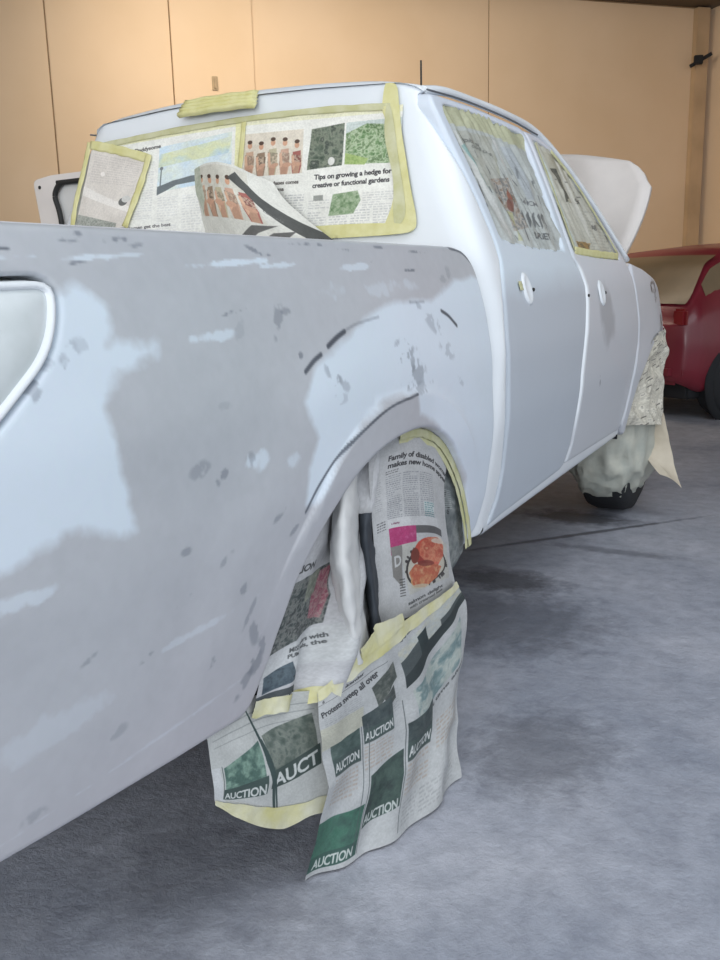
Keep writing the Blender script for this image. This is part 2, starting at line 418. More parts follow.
def strip(name, path, width, m, parent=None, normal=(1, 0, 0), lift=.003, seed=0, wig=.0014, w2=None):
    """a strip of tape along a 3-D path, across direction = tangent x normal"""
    P = np.array(path, float); P = np.array([catmull(P[:, :], max(12, len(P)*8))])[0]
    N = Vector(normal).normalized(); V = []; F = []; k = len(P); rows = 5
    for i in range(k):
        t = Vector(P[min(i+1, k-1)]-P[max(i-1, 0)]).normalized(); a = t.cross(N).normalized()
        wd = width if w2 is None else width+(w2-width)*i/(k-1)
        wl = wd*(1+.25*noise.noise(Vector((i*.35, seed*2.3, 0))))
        for r in range(rows):
            s = (r/(rows-1)-.5)
            q = Vector(P[i])+a*(s*wl+wig*noise.noise(Vector((i*.5, seed, r))))+N*(lift+wig*.5*noise.noise(Vector((i*.6, seed+9, r*.7))))
            V.append(tuple(q))
    for i in range(k-1):
        for r in range(rows-1):
            a = i*rows+r; F.append((a, a+1, a+rows+1, a+rows))
    o = mk(name, V, F, m, parent)
    md = o.modifiers.new('thick', 'SOLIDIFY'); md.thickness = .0005; md.offset = 0
    return o
def poly2(*p): return np.array(p, float)

# ---------------------------------------------------------------- the room
def plank(name, p0, d, t0, t1, z0, z1, thick, m, parent=None, nrm=None, bev=.004):
    """vertical board from t0 to t1 along direction d starting at p0"""
    c = (p0[0]+d[0]*(t0+t1)/2+nrm[0]*thick/2, p0[1]+d[1]*(t0+t1)/2+nrm[1]*thick/2, (z0+z1)/2)
    return box(name, c, (t1-t0, thick, z1-z0), m, parent, rotz=math.atan2(d[1], d[0]), bev=bev)
fl = box('floor', (0, 2, -.05), (30, 30, .1), M['floor'], None, bev=0); tag(fl, kind='structure')
W0 = (1.822-.484*13, -1.749+.875*13); wd = (.6976, .7165); wnr = (.7165, -.6976)
CZ = 5.05; TC = 5.36
wb = plank('wall_back', (W0[0]-wnr[0]*.2, W0[1]-wnr[1]*.2), wd, -11, TC+.2, 0, CZ+.3, .2, M['joint'], None, wnr, 0); tag(wb, kind='structure')
for (a, b, th) in [(-11, -7.2, .014), (-7.19, -3.836, .014), (-3.820, -2.352, .014), (-2.338, -1.30, .040), (-1.298, 2.025, .012), (2.036, TC, .014)]:
    plank('wall_panel', W0, wd, a, b, .0, CZ, th, M['wall'], wb, wnr, .006)
co = (W0[0]+wd[0]*TC, W0[1]+wd[1]*TC)
# short pilaster at the corner and the right-hand wall coming towards the viewer
pl = plank('trim_1', (co[0]-wd[0]*.02, co[1]-wd[1]*.02), wd, 0, .22, 0, CZ, .12, M['wallb'], None, wnr, .01); tag(pl, kind='structure')
wr = plank('wall_right', (co[0]+wd[0]*.32, co[1]+wd[1]*.32), wnr, -.2, 9.0, 0, CZ+.3, .2, M['wall'], None, wd, 0); tag(wr, kind='structure')
cl = box('ceiling', (-1.5, 6.6, CZ+.1), (24, 16.5, .16), M['ceil'], None, rotz=0, bev=0); tag(cl, kind='structure')
for k, t in enumerate((2.2, 4.6, 7.0)):
    c = (co[0]+wnr[0]*t-wd[0]*4, co[1]+wnr[1]*t-wd[1]*4, CZ-.06)
    box('beam', c, (16, .12, .16), M['ceil'], cl, rotz=math.atan2(wd[1], wd[0]), bev=.01)
wl = plank('unseen_wall_left', (W0[0]-wd[0]*10.5, W0[1]-wd[1]*10.5), wnr, -.2, 13.0, 0, CZ+.3, .2, M['wall'], None, (-wd[0], -wd[1]), 0); tag(wl, kind='structure')  # out of view, added to block light coming from the left
# small metal latch plate on the proud wall panel
e = empty('wall_latch', (W0[0]+wd[0]*-1.82+wnr[0]*.040, W0[1]+wd[1]*-1.82+wnr[1]*.040, 3.65)); tag(e, 'small grey metal latch high on the wall panel above the yellow roof tape', 'latch')
rz = math.atan2(wd[1], wd[0])
box('plate', tuple(Vector(e.location)+Vector((wnr[0], wnr[1], 0))*.012+Vector((0, 0, .10))), (.075, .02, .17), M['latch'], e, rz, .006)
box('bolt', tuple(Vector(e.location)+Vector((wnr[0], wnr[1], 0))*.035+Vector((0, 0, .10))), (.026, .03, .13), M['latch'], e, rz, .006)
# bracket high on the corner
bl = (co[0]+wnr[0]*.14, co[1]+wnr[1]*.14, 4.30)
e = empty('wall_bracket', bl); tag(e, 'small dark metal bracket with a hook high in the wall corner', 'bracket')
box('arm', (bl[0]+.05, bl[1]-.05, bl[2]), (.34, .05, .05), M['dark'], e, rotz=.4, rot=Matrix.Rotation(.4, 3, 'Z') @ Matrix.Rotation(-.5, 3, 'Y'))
box('clamp', (bl[0]+.02, bl[1]-.08, bl[2]), (.12, .08, .12), M['dark'], e, .4)

# ---------------------------------------------------------------- the truck
truck = empty('pickup_truck', (0, 1.2, 0)); tag(truck, 'white double cab pickup in grey primer, masked with newspaper for painting', 'pickup truck')
KZ = [0, .35, .45, .6, .8, 1.0, 1.15, 1.25, 1.29, 1.5, 1.7, 1.76, 1.80]
KX = [.82, .865, .885, .91, .932, .93, .905, .875, .86, .775, .69, .655, .60]
ZZ = np.linspace(0, 1.8, 181); XX = np.interp(ZZ, KZ, KX)
for _ in range(3): XX[1:-1] = (XX[:-2]+XX[1:-1]*2+XX[2:])/4
XX = np.convolve(np.pad(XX, 3, mode='edge'), np.ones(7)/7, 'valid')
def XS(z): return np.interp(z, ZZ, XX)
ARCH = catmull([(-.50, .425), (-.455, .50), (-.42, .575), (-.36, .67), (-.26, .765), (-.14, .833), (.03, .868), (.20, .860), (.34, .80), (.45, .685), (.51, .56), (.53, .47)], 60)
FARCH = catmull([(2.43, .49), (2.46, .58), (2.54, .69), (2.70, .80), (2.88, .875), (3.05, .895), (3.20, .88)], 30)
def flare(P2):
    global ARCH
    d = dist_poly(P2, ARCH, False)
    ins = np.clip(d/.115, 0, 1)
    dc = .062+.022*np.clip((P2[:, 0]+.33)/.25, 0, 1)
    crease = np.where(d < dc, .018, np.clip(.018-(d-dc)*2.4, .005, 1)*np.clip(1-(d-dc-.007)/.16, 0, 1))
    crease = .7*crease*(.05+.95*np.clip((P2[:, 1]-.66)/.18, 0, 1))*(.35+.65*np.clip((.22-P2[:, 0])/.15, 0, 1))+.006*(d < .30)*np.clip((.30-d)/.10, 0, 1)
    k = np.clip((P2[:, 1]-.35)/.25, 0, 1)
    d2 = dist_poly(P2, FARCH, False)
    f2 = .014*np.clip(1-d2/.16, 0, 1)
    return crease*k+f2
def side_fn(r=.013, inset=0.0, extra=None, sgn=1):
    def fn(P2, d):
        y, z = P2[:, 0], P2[:, 1]
        x = XS(z)+flare(P2)-inset
        x -= .0016*np.clip(-y-.75, 0, 1)*10*np.clip(-y-.75, 0, 1)*6            # tail tapers
        x -= .14*np.clip(y-3.0, 0, 1)**1.5+.02*np.clip(y-2.3, 0, 1)**2
        if r:
            dd = np.clip(d, 0, r); x -= r-np.sqrt(np.maximum(r*r-(r-dd)**2, 0))
        if extra is not None: x += extra(P2)
        return np.c_[x*sgn, y, z]
    return fn
def suv(P2): return np.c_[(P2[:, 0]+1.4)/5.0, (P2[:, 1]-.2)/1.7]

# --- paint map of the flank: filler, primer and sanding marks (plus a drawn crease shadow and door-edge highlight)
PW, PH = 1600, 544
CREASE_SHADE = [(-.364, .785), (-.316, .827), (-.237, .873), (-.132, .912), (-.017, .940), (.12, .950)]
def paint_map():
    y = np.linspace(-1.4, 3.6, PW)[None].repeat(PH, 0); z = np.linspace(1.9, .2, PH)[:, None].repeat(PW, 1)
    pp = np.c_[y.ravel(), z.ravel()]
    white = np.array([210, 219, 230])/255.; grey = np.array([180, 181, 187])/255.
    n = vnoise(PH, PW, 60, 3, 6)-.5; n2 = vnoise(PH, PW, 26, 5, 6)-.5; nb = vnoise(PH, PW, 260, 8, 2)-.5; nf = vnoise(PH, PW, 6, 15, 3)-.5
    a = np.zeros((PH, PW))       # 1 = white primer
    def blob(poly, soft=.02, amp=.05):
        P = np.array(poly, float); d = dist_poly(pp, P).reshape(PH, PW); s = inside(pp, P).reshape(PH, PW)
        sd = np.where(s, d, -d)+n*amp+n2*amp*.6
        return np.clip(.5+sd/(2*soft), 0, 1)
    a = np.maximum(a, blob([(-1.4, 1.06), (-.98, 1.10), (-.873, 1.195), (-.832, 1.205), (-.800, 1.18), (-.808, 1.126), (-.715, 1.120), (-.72, 1.105), (-.798, 1.09), (-.828, 1.04), (-.82, .955), (-.815, .867), (-.94, .885), (-1.05, .855), (-1.4, .80)], .009, .075))
    a = np.maximum(a, blob([(-.36, .80), (-.34, .86), (-.30, .915), (-.338, .99), (-.28, 1.045), (-.16, 1.085), (.0, 1.14), (.30, 1.165), (.45, 1.20), (.7, 1.22), (.8, .3), (.5, .3), (.53, .47), (.46, .69), (.35, .80), (.22, .875), (.13, .90), (.12, .95), (-.03, .945), (-.14, .92), (-.24, .87), (-.32, .79)], .008, .04))
    for (cy, cz, ry, rz, k) in [(-.79, 1.246, .05, .004, .8), (-.916, 1.245, .03, .003, .5), (-.72, 1.25, .03, .003, .6), (-.48, 1.240, .10, .005, .95), (-.33, 1.237, .05, .004, .8), (-.06, 1.234, .06, .006, .7), (-.56, 1.123, .06, .008, .75), (-.505, .912, .03, .016, .75), (-.395, .89, .022, .012, .6), (-.16, 1.19, .04, .016, .35), (.06, 1.19, .06, .016, .4), (.20, 1.195, .05, .014, .4), (-1.02, .82, .06, .01, .6), (-.7, .505, .35, .003, .35), (-.62, .66, .10, .006, .4), (-1.0, .62, .12, .02, .3)]:
        q = ((y-cy)/ry)**2+((z-cz-(y-cy)*.05)/rz)**2+n2*4+nf*3; a = np.maximum(a, k*np.clip(1.5-q, 0, 1))
    a = np.where(y > .66, 1, a)
    a = a[..., None]
    warm = np.array([.012, .002, .004])*nb[..., None]*6
    im = grey*(1-a)+white*a+warm+((n*.05+nf*.025))[..., None]*(1-a*.7)
    door = np.clip((y-.70)/.02, 0, 1)*np.clip((1.24-z+n*.06)/.10, 0, 1)
    im = im*(1-door[..., None])+(np.array([186, 194, 204])/255+(nb*.03)[..., None])*door[..., None]
    bz = np.array([.50, .525, .60, .72, .85, .98, 1.10, 1.17, 1.23, 1.27, 1.28, 1.75]); by = np.array([1.48, 1.50, 1.545, 1.56, 1.575, 1.62, 1.69, 1.72, 1.70, 1.66, 1.66, 1.66])
    yb = np.interp(z, bz, by)
    fen = np.clip((y-yb)/.006, 0, 1)[..., None]*.5
    im = im*(1-fen)+(np.array([208, 207, 211])/255)*fen
    edge = (np.clip(1-np.abs(y-yb-.012)/.030, 0, 1)**.5*np.clip((z-.62)/.1, 0, 1))[..., None]*np.clip((1.27-z)/.03, 0, 1)[..., None]  # painted highlight: door edge whitened where its rounding catches light
    im = im*(1-edge)+(np.array([236, 241, 246])/255)*edge
    q = ((y-1.98)/.11)**2+((z-1.06)/.12)**2+n2*1.8; im = im*(1-.14*np.clip(1.3-q, 0, 1)[..., None])
    def mark(cy, cz, ry, rz, ang, k, colr=(100, 106, 116)):
        nonlocal im
        dy, dz = y-cy, z-cz; c, s = math.cos(ang), math.sin(ang)
        q = ((dy*c+dz*s)/ry)**2+((-dy*s+dz*c)/rz)**2
        m = np.clip((1.0-q*.8+nf*8+n2*5)*1.0, 0, 1)*np.clip(1.8-q, 0, 1)*k*.78
        im = im*(1-m[..., None])+np.array(colr)/255*m[..., None]
    for t in [(.10, 1.035, .05, .03, 0, .55), (.12, .99, .06, .022, .2, .5), (.17, .963, .05, .014, .1, .4), (.08, 1.065, .035, .016, .1, .4), (.325, 1.035, .04, .02, -.3, .3), (.28, 1.10, .05, .02, -.5, .35), (.20, 1.15, .03, .01, -.4, .35),
              (-.233, 1.03, .03, .016, -.8, .4), (-.20, 1.01, .025, .012, -.6, .35), (-.22, .98, .03, .010, 0, .25), (-.91, 1.105, .045, .014, .2, .38), (-.955, 1.08, .025, .02, -.6, .45), (-.895, 1.13, .025, .010, 0, .3), (-.85, 1.13, .03, .01, 0, .22),
              (-.807, 1.278, .02, .004, 0, .7), (-.73, 1.272, .025, .004, .1, .75), (-.82, 1.268, .02, .003, 0, .6), (-.70, 1.264, .02, .003, .1, .5), (-.817, 1.239, .02, .0025, .1, .8), (-.39, 1.262, .025, .004, -.3, .7), (-.36, 1.255, .02, .003, 0, .8), (-.503, 1.160, .03, .003, .15, .7), (-.50, 1.13, .012, .02, -.5, .2),
              (-.38, 1.14, .012, .04, -.45, .5), (-.35, 1.155, .015, .006, 0, .5), (-.33, 1.075, .008, .007, 0, .8), (.22, 1.228, .03, .003, 0, .95), (.02, 1.247, .025, .003, 0, .7), (-.05, 1.27, .04, .003, 0, .6), (.30, 1.272, .05, .003, 0, .7), (.42, 1.215, .04, .02, .2, .3), (-.20, 1.278, .06, .003, 0, .7), (.12, 1.279, .05, .003, 0, .7),
              (-.654, .921, .025, .012, .2, .4), (-.605, .896, .03, .008, .5, .55), (-.52, .913, .012, .012, .0, .4), (-.782, .659, .02, .006, .3, .5), (-.632, .59, .02, .010, .4, .55), (-.515, .60, .012, .03, .3, .5), (-.554, .69, .02, .008, .5, .5), (-.53, .64, .03, .006, .9, .45), (-.70, .72, .02, .006, .3, .4), (-.60, .76, .018, .006, .5, .4),
              (-.50, .53, .02, .02, .8, .6), (-.53, .50, .03, .012, .8, .5), (-.48, .56, .014, .02, .6, .5), (-.90, .70, .02, .004, .3, .4), (-.85, .56, .02, .01, 0, .3), (-1.0, .50, .02, .01, 0, .3), (-.45, .80, .02, .006, .5, .5), (-.40, .76, .015, .005, .5, .5), (.40, .95, .03, .008, -.5, .25), (-.58, 1.01, .02, .008, 0, .2), (-.70, .80, .012, .006, 0, .5)]:
        mark(*t)
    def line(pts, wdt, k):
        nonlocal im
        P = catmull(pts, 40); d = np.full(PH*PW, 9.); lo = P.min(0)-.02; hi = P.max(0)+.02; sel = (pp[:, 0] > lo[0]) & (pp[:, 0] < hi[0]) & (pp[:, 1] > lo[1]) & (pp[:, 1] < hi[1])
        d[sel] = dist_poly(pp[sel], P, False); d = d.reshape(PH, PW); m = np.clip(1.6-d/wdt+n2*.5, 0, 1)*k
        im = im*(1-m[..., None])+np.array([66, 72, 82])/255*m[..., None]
    line([(-.325, 1.043), (-.29, 1.06), (-.26, 1.07)], .004, .9); line([(-.23, 1.083), (-.19, 1.098), (-.155, 1.108)], .004, .95); line([(-.15, 1.11), (-.10, 1.12), (0, 1.13)], .0026, .25)
    line([(.34, 1.13), (.38, 1.115), (.42, 1.09)], .004, .9); line([(.17, 1.155), (.25, 1.155)], .0026, .25)
    line(CREASE_SHADE, .0026, .8)  # shadow at the fender crease, drawn in as a dark line
    line([(.50, 1.285), (.57, 1.275), (.615, 1.25)], .003, .7); line([(.635, 1.21), (.642, 1.185)], .004, .9); line([(-1.3, 1.255), (-1.0, 1.256), (-.93, 1.255)], .002, .7)
    mark(3.0, 1.15, .07, .03, .1, 1.2, (74, 70, 74)); mark(3.02, 1.10, .05, .028, .1, .85, (84, 80, 84)); mark(3.04, 1.13, .04, .012, 0, .8, (84, 80, 84)); mark(3.12, .985, .05, .03, 0, .8, (90, 86, 84))
    mark(1.85, .80, .006, .02, .2, .9); mark(3.1, .96, .06, .03, 0, .6, (90, 88, 86))
    return im
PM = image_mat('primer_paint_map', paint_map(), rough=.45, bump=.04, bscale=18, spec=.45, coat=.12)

TAIL = round_poly([(-1.24, 1.215), (-.86, 1.222), (-.90, 1.12), (-1.04, 1.015), (-1.26, .97)], .055, 7)
BED = np.vstack([[(-1.30, .475), (-.52, .425)], ARCH[1:-1], [(.535, .47), (.60, .51), (.635, .60), (.645, .75), (.648, .95), (.645, 1.10), (.638, 1.18)],
                 catmull([(.638, 1.18), (.630, 1.24), (.59, 1.278), (.53, 1.289)], 8)[1:], [(-1.30, 1.288)]])
def rail_extra(P2):
    return 0*P2[:, 0]
_t = np.gradient(ARCH, axis=0); _n = np.c_[-_t[:, 1], _t[:, 0]]/np.hypot(*_t.T)[:, None]
XP = np.vstack([resample(ARCH+_n*q, .012, False) for q in (.061, .065, .069, .074, .079, .083, .087, .092)])
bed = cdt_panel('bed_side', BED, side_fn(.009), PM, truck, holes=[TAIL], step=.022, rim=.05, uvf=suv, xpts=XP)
tag(bed, 'right bed side in grey filler and pale primer patches')
# inner arch lip, bed rail cap
rc = []
yy = np.linspace(-1.29, .56, 60)
V = []; F = []
prof = [(.848, 1.262), (.852, 1.283), (.842, 1.2905), (.80, 1.293), (.765, 1.290), (.752, 1.275), (.752, 1.22)]
for y in yy:
    tt = .096*max(0, -y-.75)**2
    for (x, z) in prof: V.append((x-tt, y, z-.02*max(0, (y-.5)/.1)**2))
k = len(prof)
for i in range(len(yy)-1):
    for j in range(k-1): F.append((i*k+j, (i+1)*k+j, (i+1)*k+j+1, i*k+j+1))
rail = mk('bed_rail', V, F, mat('rail_filler', (204, 205, 210), .5, var=.04, scale=9), truck)
# tail lamp: raised white lip round a dusty lens
def ringmesh(name, poly, w, lift, m, parent, inward=True, n=90):
    P = resample(poly, .012); t = np.roll(P, -1, 0)-np.roll(P, 1, 0); nr = np.c_[-t[:, 1], t[:, 0]]/(np.hypot(*t.T)[:, None])
    c = P.mean(0); s = np.sign(((c-P)*nr).sum(1).mean()); nr *= s
    prof = [(0, -.012), (.001, lift*.7), (w*.35, lift), (w*.75, lift*.8), (w, -.004)]
    V = []; F = []
    for i in range(len(P)):
        for (a, b) in prof:
            q = P[i]+nr[i]*a; x = side_fn(0)(q[None], np.array([1.]))[0]; V.append((x[0]+b, x[1], x[2]))
    k = len(prof)
    for i in range(len(P)):
        for j in range(k-1): F.append((i*k+j, ((i+1) % len(P))*k+j, ((i+1) % len(P))*k+j+1, i*k+j+1))
    return mk(name, V, F, m, parent)
def shrink(poly, d):
    P = resample(poly, .01); t = np.roll(P, -1, 0)-np.roll(P, 1, 0); nr = np.c_[-t[:, 1], t[:, 0]]/(np.hypot(*t.T)[:, None])
    c = P.mean(0); s = np.sign(((c-P)*nr).sum(1).mean()); return P+nr*s*d
tl = cdt_panel('tail_light', shrink(TAIL, .005), side_fn(.012, .006, lambda P: .012*np.clip(dist_poly(P, TAIL)/.05, 0, 1)), M['lamp'], truck, step=.02, rim=.02)
tag(tl, 'pale dust-covered tail light')
ringmesh('light_lip', shrink(TAIL, .006), .012, .004, M['white'], tl)

# --- cab: rear face, rounded corners and C pillars as one shell
def roofz(x): return 1.80-.035*(x/.62)**2
YR0 = .70
def rear_y(x, z): return YR0+(z-1.33)*.19+.02*(np.abs(x)/.7)**2-0*x
HW = lambda z: XS(z)                     # half width at height z
RC = .085
def cab_fn(P2, d):
    s, z = P2[:, 0], P2[:, 1]; sg = np.sign(s); a = np.abs(s)
    hw = XS(z); xc = hw-RC; y0 = rear_y(xc, z)
    out = np.zeros((len(s), 3)); arc = RC*math.pi/2
    m1 = a <= xc; m2 = (a > xc) & (a <= xc+arc); m3 = a > xc+arc
    out[m1] = np.c_[s[m1], rear_y(a[m1], z[m1]), z[m1]]
    th = (a-xc)/RC
    out[m2] = np.c_[sg[m2]*(xc+RC*np.sin(th))[m2], (y0+RC-RC*np.cos(th))[m2], z[m2]]
    out[m3] = np.c_[sg[m3]*hw[m3], (y0+RC+a-xc-arc)[m3], z[m3]]
    c = out[:, :2]-np.c_[out[:, 0]*0, np.full(len(s), 1.4)]; c /= np.linalg.norm(c, axis=1)[:, None]
    r = .010; dd = np.clip(d, 0, r); k = r-np.sqrt(np.maximum(r*r-(r-dd)**2, 0)); out[:, :2] -= c*k[:, None]
    return out
def s_of(y, z):                              # unrolled coordinate of a side point
    hw = XS(z); xc = hw-RC; return xc+RC*math.pi/2+(y-rear_y(xc, z)-RC)
DR = [(.665, .47), (.70, .50), (.745, .56), (.765, .65), (.765, 1.03), (.80, 1.16), (.855, 1.26), (.865, 1.32), (.85, 1.42), (.80, 1.60), (.78, 1.70), (.80, 1.735), (.86, 1.755)]   # rear edge of the rear door
right = [(s_of(y, z), z) for (y, z) in DR]
left = [(-s, z) for (s, z) in right[::-1]]
top = [(s_of(.86, 1.765)-.02, 1.768), (.60, 1.772), (.3, 1.788), (0, 1.796), (-.3, 1.788), (-.60, 1.772), (-(s_of(.86, 1.765)-.02), 1.768)]
CABO = np.array(right+top+left, float)
RW = round_poly([(-.69, 1.345), (.665, 1.345), (.578, 1.700), (.0, 1.724), (-.612, 1.700)], .05, 6)
cab = cdt_panel('cab_shell', CABO, cab_fn, M['white'], truck, holes=[RW], step=.024, rim=.03,
                rimdir=lambda P: np.c_[-P[:, 0]*.5, np.full(len(P), .8), P[:, 2]*0])
# rear glass behind the paper
def rear_fn(off, sc=0): return lambda P2, d: np.c_[P2[:, 0], rear_y(P2[:, 0], P2[:, 1])+off, P2[:, 1]]
cdt_panel('rear_window', RW, rear_fn(.012), M['glass'], truck, step=.06, edge=(), estep=.03, rim=0)
# roof: a lofted skin
RT = np.concatenate([np.linspace(0, .08, 9), np.linspace(.1, 1, 34)]); RY = RT
V = []; F = []
NS = 41
for t in RT:
    L = t*1.28; c = min(1, L/.085)
    wdt = .583+.085*math.sqrt(max(0, 1-(1-c)**2))
    rise = .030*math.sin(math.pi*min(1, t*.85+.10)); fr = .06*max(0, (t-.75)/.25)**2
    for i in range(NS):
        a = -1+2*i/(NS-1); x = a*wdt; q = abs(x)/.668
        zr = 1.802-.028*q*q-.055*q**12+rise*(1-q*q)-fr
        z0 = float(np.interp(abs(x), [0, .3, .6, .7], [1.794, 1.786, 1.770, 1.765]))
        kk = math.sqrt(max(0, 1-(1-min(1, L/.05))**2))
        V.append((x, float(rear_y(np.array(x), np.array(1.79)))-.008+L+.14*(1-a*a)*t, z0+(zr-z0)*kk))
for j in range(len(RY)-1):
    for i in range(NS-1):
        a = j*NS+i; F.append((a, a+1, a+NS+1, a+NS))
mk('roof', V, F, M['white'], truck)
# third brake light bump under its tape
# --- doors
B1 = [(1.50, .525), (1.545, .60), (1.56, .72), (1.575, .85), (1.62, .98), (1.69, 1.10), (1.72, 1.17), (1.70, 1.23), (1.655, 1.27)]   # gap between the doors
RD = [(.695, .48)]+[(y+.012, z) for (y, z) in DR[1:-1]]+[(.87, 1.742), (1.2, 1.758), (1.62, 1.750), (1.655, 1.74), (1.66, 1.60), (1.655, 1.40)]+[(y-.006-.010*max(0, min(1, (.72-z)/.12)), z) for (y, z) in B1[::-1]]+[(1.44, .512)]
RWIN = round_poly([(.935, 1.325), (.925, 1.45), (.86, 1.69), (.90, 1.715), (1.20, 1.725), (1.61, 1.715), (1.60, 1.50), (1.575, 1.300), (1.25, 1.305)], .02, 4)
FD = [(y+.006, z) for (y, z) in B1]+[(1.667, 1.40), (1.672, 1.60), (1.667, 1.742), (1.80, 1.742), (1.95, 1.715), (2.12, 1.62), (2.30, 1.45), (2.50, 1.265), (2.55, 1.20), (2.53, .9), (2.44, .75), (2.37, .60), (2.33, .525)]
FWIN = round_poly([(1.70, 1.295), (1.705, 1.50), (1.715, 1.708), (1.80, 1.708), (1.93, 1.685), (2.09, 1.59), (2.26, 1.43), (2.40, 1.275), (2.0, 1.283)], .02, 4)
def hdl(cy, cz):
    return lambda P: -.004*np.exp(-(((P[:, 0]-cy)/.045)**4+((P[:, 1]-cz)/.032)**4))
def sidecar(name, outer, hole, ex, lab):
    o = cdt_panel(name, np.array(outer, float), side_fn(.014, 0, ex), PM, truck, holes=[hole], step=.026, rim=.035, uvf=suv); return o
rdoor = sidecar('rear_door', RD, RWIN, hdl(1.03, 1.17), '')
fdoor = sidecar('front_door', FD, FWIN, hdl(1.90, 1.14), '')
def handle_cup(cy, cz, par):
    # empty oval handle recess with a raised lip
    V = []; F = []; n = 32; prof = [(1.25, -.004), (1.12, .002), (1.0, .004), (.88, .0035), (.6, .001), (.0, -.001)]
    for i in range(n):
        a = 2*math.pi*i/n
        for (r, h) in prof:
            y = cy+.030*r*math.cos(a); z = cz+.042*r*math.sin(a); V.append((float(XS(z))+h+.002, y, z))
    k = len(prof)
    for i in range(n):
        for j in range(k-1): F.append((i*k+j, ((i+1) % n)*k+j, ((i+1) % n)*k+j+1, i*k+j+1))
    o = mk('handle_recess', V, F, M['white'], par); return o
handle_cup(1.03, 1.172, rdoor); handle_cup(1.93, 1.14, fdoor)
for (y, z, par) in [(1.085, 1.168, rdoor), (1.725, 1.135, fdoor), (1.985, 1.14, fdoor)]:
    V, F = lathe([(-.004, .0), (.002, .0), (.002, .0045), (.0, .006), (-.004, .006)], (float(XS(z))+.003, y, z), n=14)
    mk('lock_hole', V, F, M['black'], par)
# door glass
for nm, w in (('rear_door_glass', RWIN), ('front_door_glass', FWIN)):
    cdt_panel(nm, w, side_fn(0, .022), M['glass'], truck, step=.06, edge=(), estep=.03, rim=0)
# roof side rail with dark drip seam
def tube(name, P, r, m, parent, n=8, sq=1):
    P = catmull(P, max(10, len(P)*8)); V = []; F = []; k = len(P)
    for i in range(k):
        t = Vector(P[min(i+1, k-1)]-P[max(i-1, 0)]).normalized(); a = t.cross(Vector((0, 0, 1)));
        if a.length < .05: a = t.cross(Vector((1, 0, 0)))
        a.normalize(); b = a.cross(t)
        rr = r[i*len(r)//k] if isinstance(r, (list, tuple)) else r
        for j in range(n):
            th = 2*math.pi*j/n; V.append(tuple(Vector(P[i])+a*math.cos(th)*rr+b*math.sin(th)*rr*sq))
    for i in range(k-1):
        for j in range(n): F.append((i*n+j, i*n+(j+1) % n, (i+1)*n+(j+1) % n, (i+1)*n+j))
    F.append(tuple(range(n))[::-1]); F.append(tuple((k-1)*n+j for j in range(n)))
    return mk(name, V, F, m, parent)
for sg in (1, -1):
    tube('roof_rail', [(sg*.630, .845, 1.752), (sg*.640, .95, 1.766), (sg*.644, 1.1, 1.772), (sg*.645, 1.5, 1.776), (sg*.648, 1.85, 1.758), (sg*.69, 2.12, 1.655), (sg*.755, 2.35, 1.50), (sg*.845, 2.62, 1.275)], .014, M['white'], truck)
    tube('drip_seam', [(sg*.662, .81, 1.745), (sg*.664, 1.1, 1.757), (sg*.664, 1.5, 1.758), (sg*.667, 1.82, 1.742)], .003, M['metal2'], truck)
# windscreen
V = []; F = []
for j in range(14):
    t = j/13
    for i in range(25):
        a = -1+2*i/24; w = .64+(.80-.64)*t
        V.append((a*w, 2.03+.62*t+.18*(1-a*a), 1.735-.49*t))
for j in range(13):
    for i in range(24): a = j*25+i; F.append((a, a+1, a+26, a+25))
mk('windscreen', V, F, M['glass'], truck)
# --- front fender with its arch (front end stripped, so it stops behind the lamp)
FEN = np.vstack([[(2.36, .555), (2.385, .60), (2.455, .75), (2.545, .9), (2.562, 1.20), (2.60, 1.262), (2.85, 1.235), (3.10, 1.19), (3.22, 1.15), (3.27, 1.08), (3.265, .92)], FARCH[::-1], [(2.40, .50)]])
fen = cdt_panel('front_fender', FEN, side_fn(.014), PM, truck, step=.026, rim=.05, uvf=suv)
# fender top turning into the engine bay
V = []; F = []
for i, y in enumerate(np.linspace(2.56, 3.26, 20)):
    zt = np.interp(y, [2.55, 2.60, 2.85, 3.10, 3.22, 3.27], [1.25, 1.26, 1.233, 1.188, 1.148, 1.08])
    xo = float(side_fn(.0)(np.array([[y, zt-.006]]), np.array([1.]))[0][0])-.012
    for (dx, dz) in [(0, -.004), (-.02, .006), (-.07, .012), (-.14, .010), (-.15, -.04)]: V.append((xo+dx, y, zt+dz))
for i in range(19):
    for j in range(4): F.append((i*5+j, (i+1)*5+j, (i+1)*5+j+1, i*5+j+1))
mk('fender_top', V, F, M['hood'], truck)
# rocker and sills
for sg in (1, -1):
    V = []; F = []; yy = np.linspace(.68, 2.36, 20)
    for y in yy:
        zb = .475+.03*(y-.68)/1.0*.6
        for (x, z) in [(.893, zb+.04), (.890, zb+.004), (.880, zb-.012), (.84, zb-.03), (.70, zb-.03)]: V.append((sg*x, y, z))
    for i in range(19):
        for j in range(4): F.append((i*5+j, (i+1)*5+j, (i+1)*5+j+1, i*5+j+1))
    mk('rocker_panel', V, F, M['white'], truck)
# hood standing open
V = []; F = []; NX, NZ = 25, 18
for j in range(NZ):
    t = j/(NZ-1)
    for i in range(NX):
        a = -1+2*i/(NX-1); w = .685+.13*math.sin(min(1, t*1.25)*math.pi/2) if t < .8 else .79-.10*((t-.8)/.2)**2
        bul = .03*math.exp(-((abs(a)-.62)/.12)**2)
        V.append((a*w, 3.02+.26*t+.10*(1-a*a)*1-bul, 1.22+.66*t-.09*abs(a)**2*t))
for j in range(NZ-1):
    for i in range(NX-1): a = j*NX+i; F.append((a, a+1, a+NX+1, a+NX))
hood = mk('hood', V, F, M['hood'], truck); md = hood.modifiers.new('t', 'SOLIDIFY'); md.thickness = .03
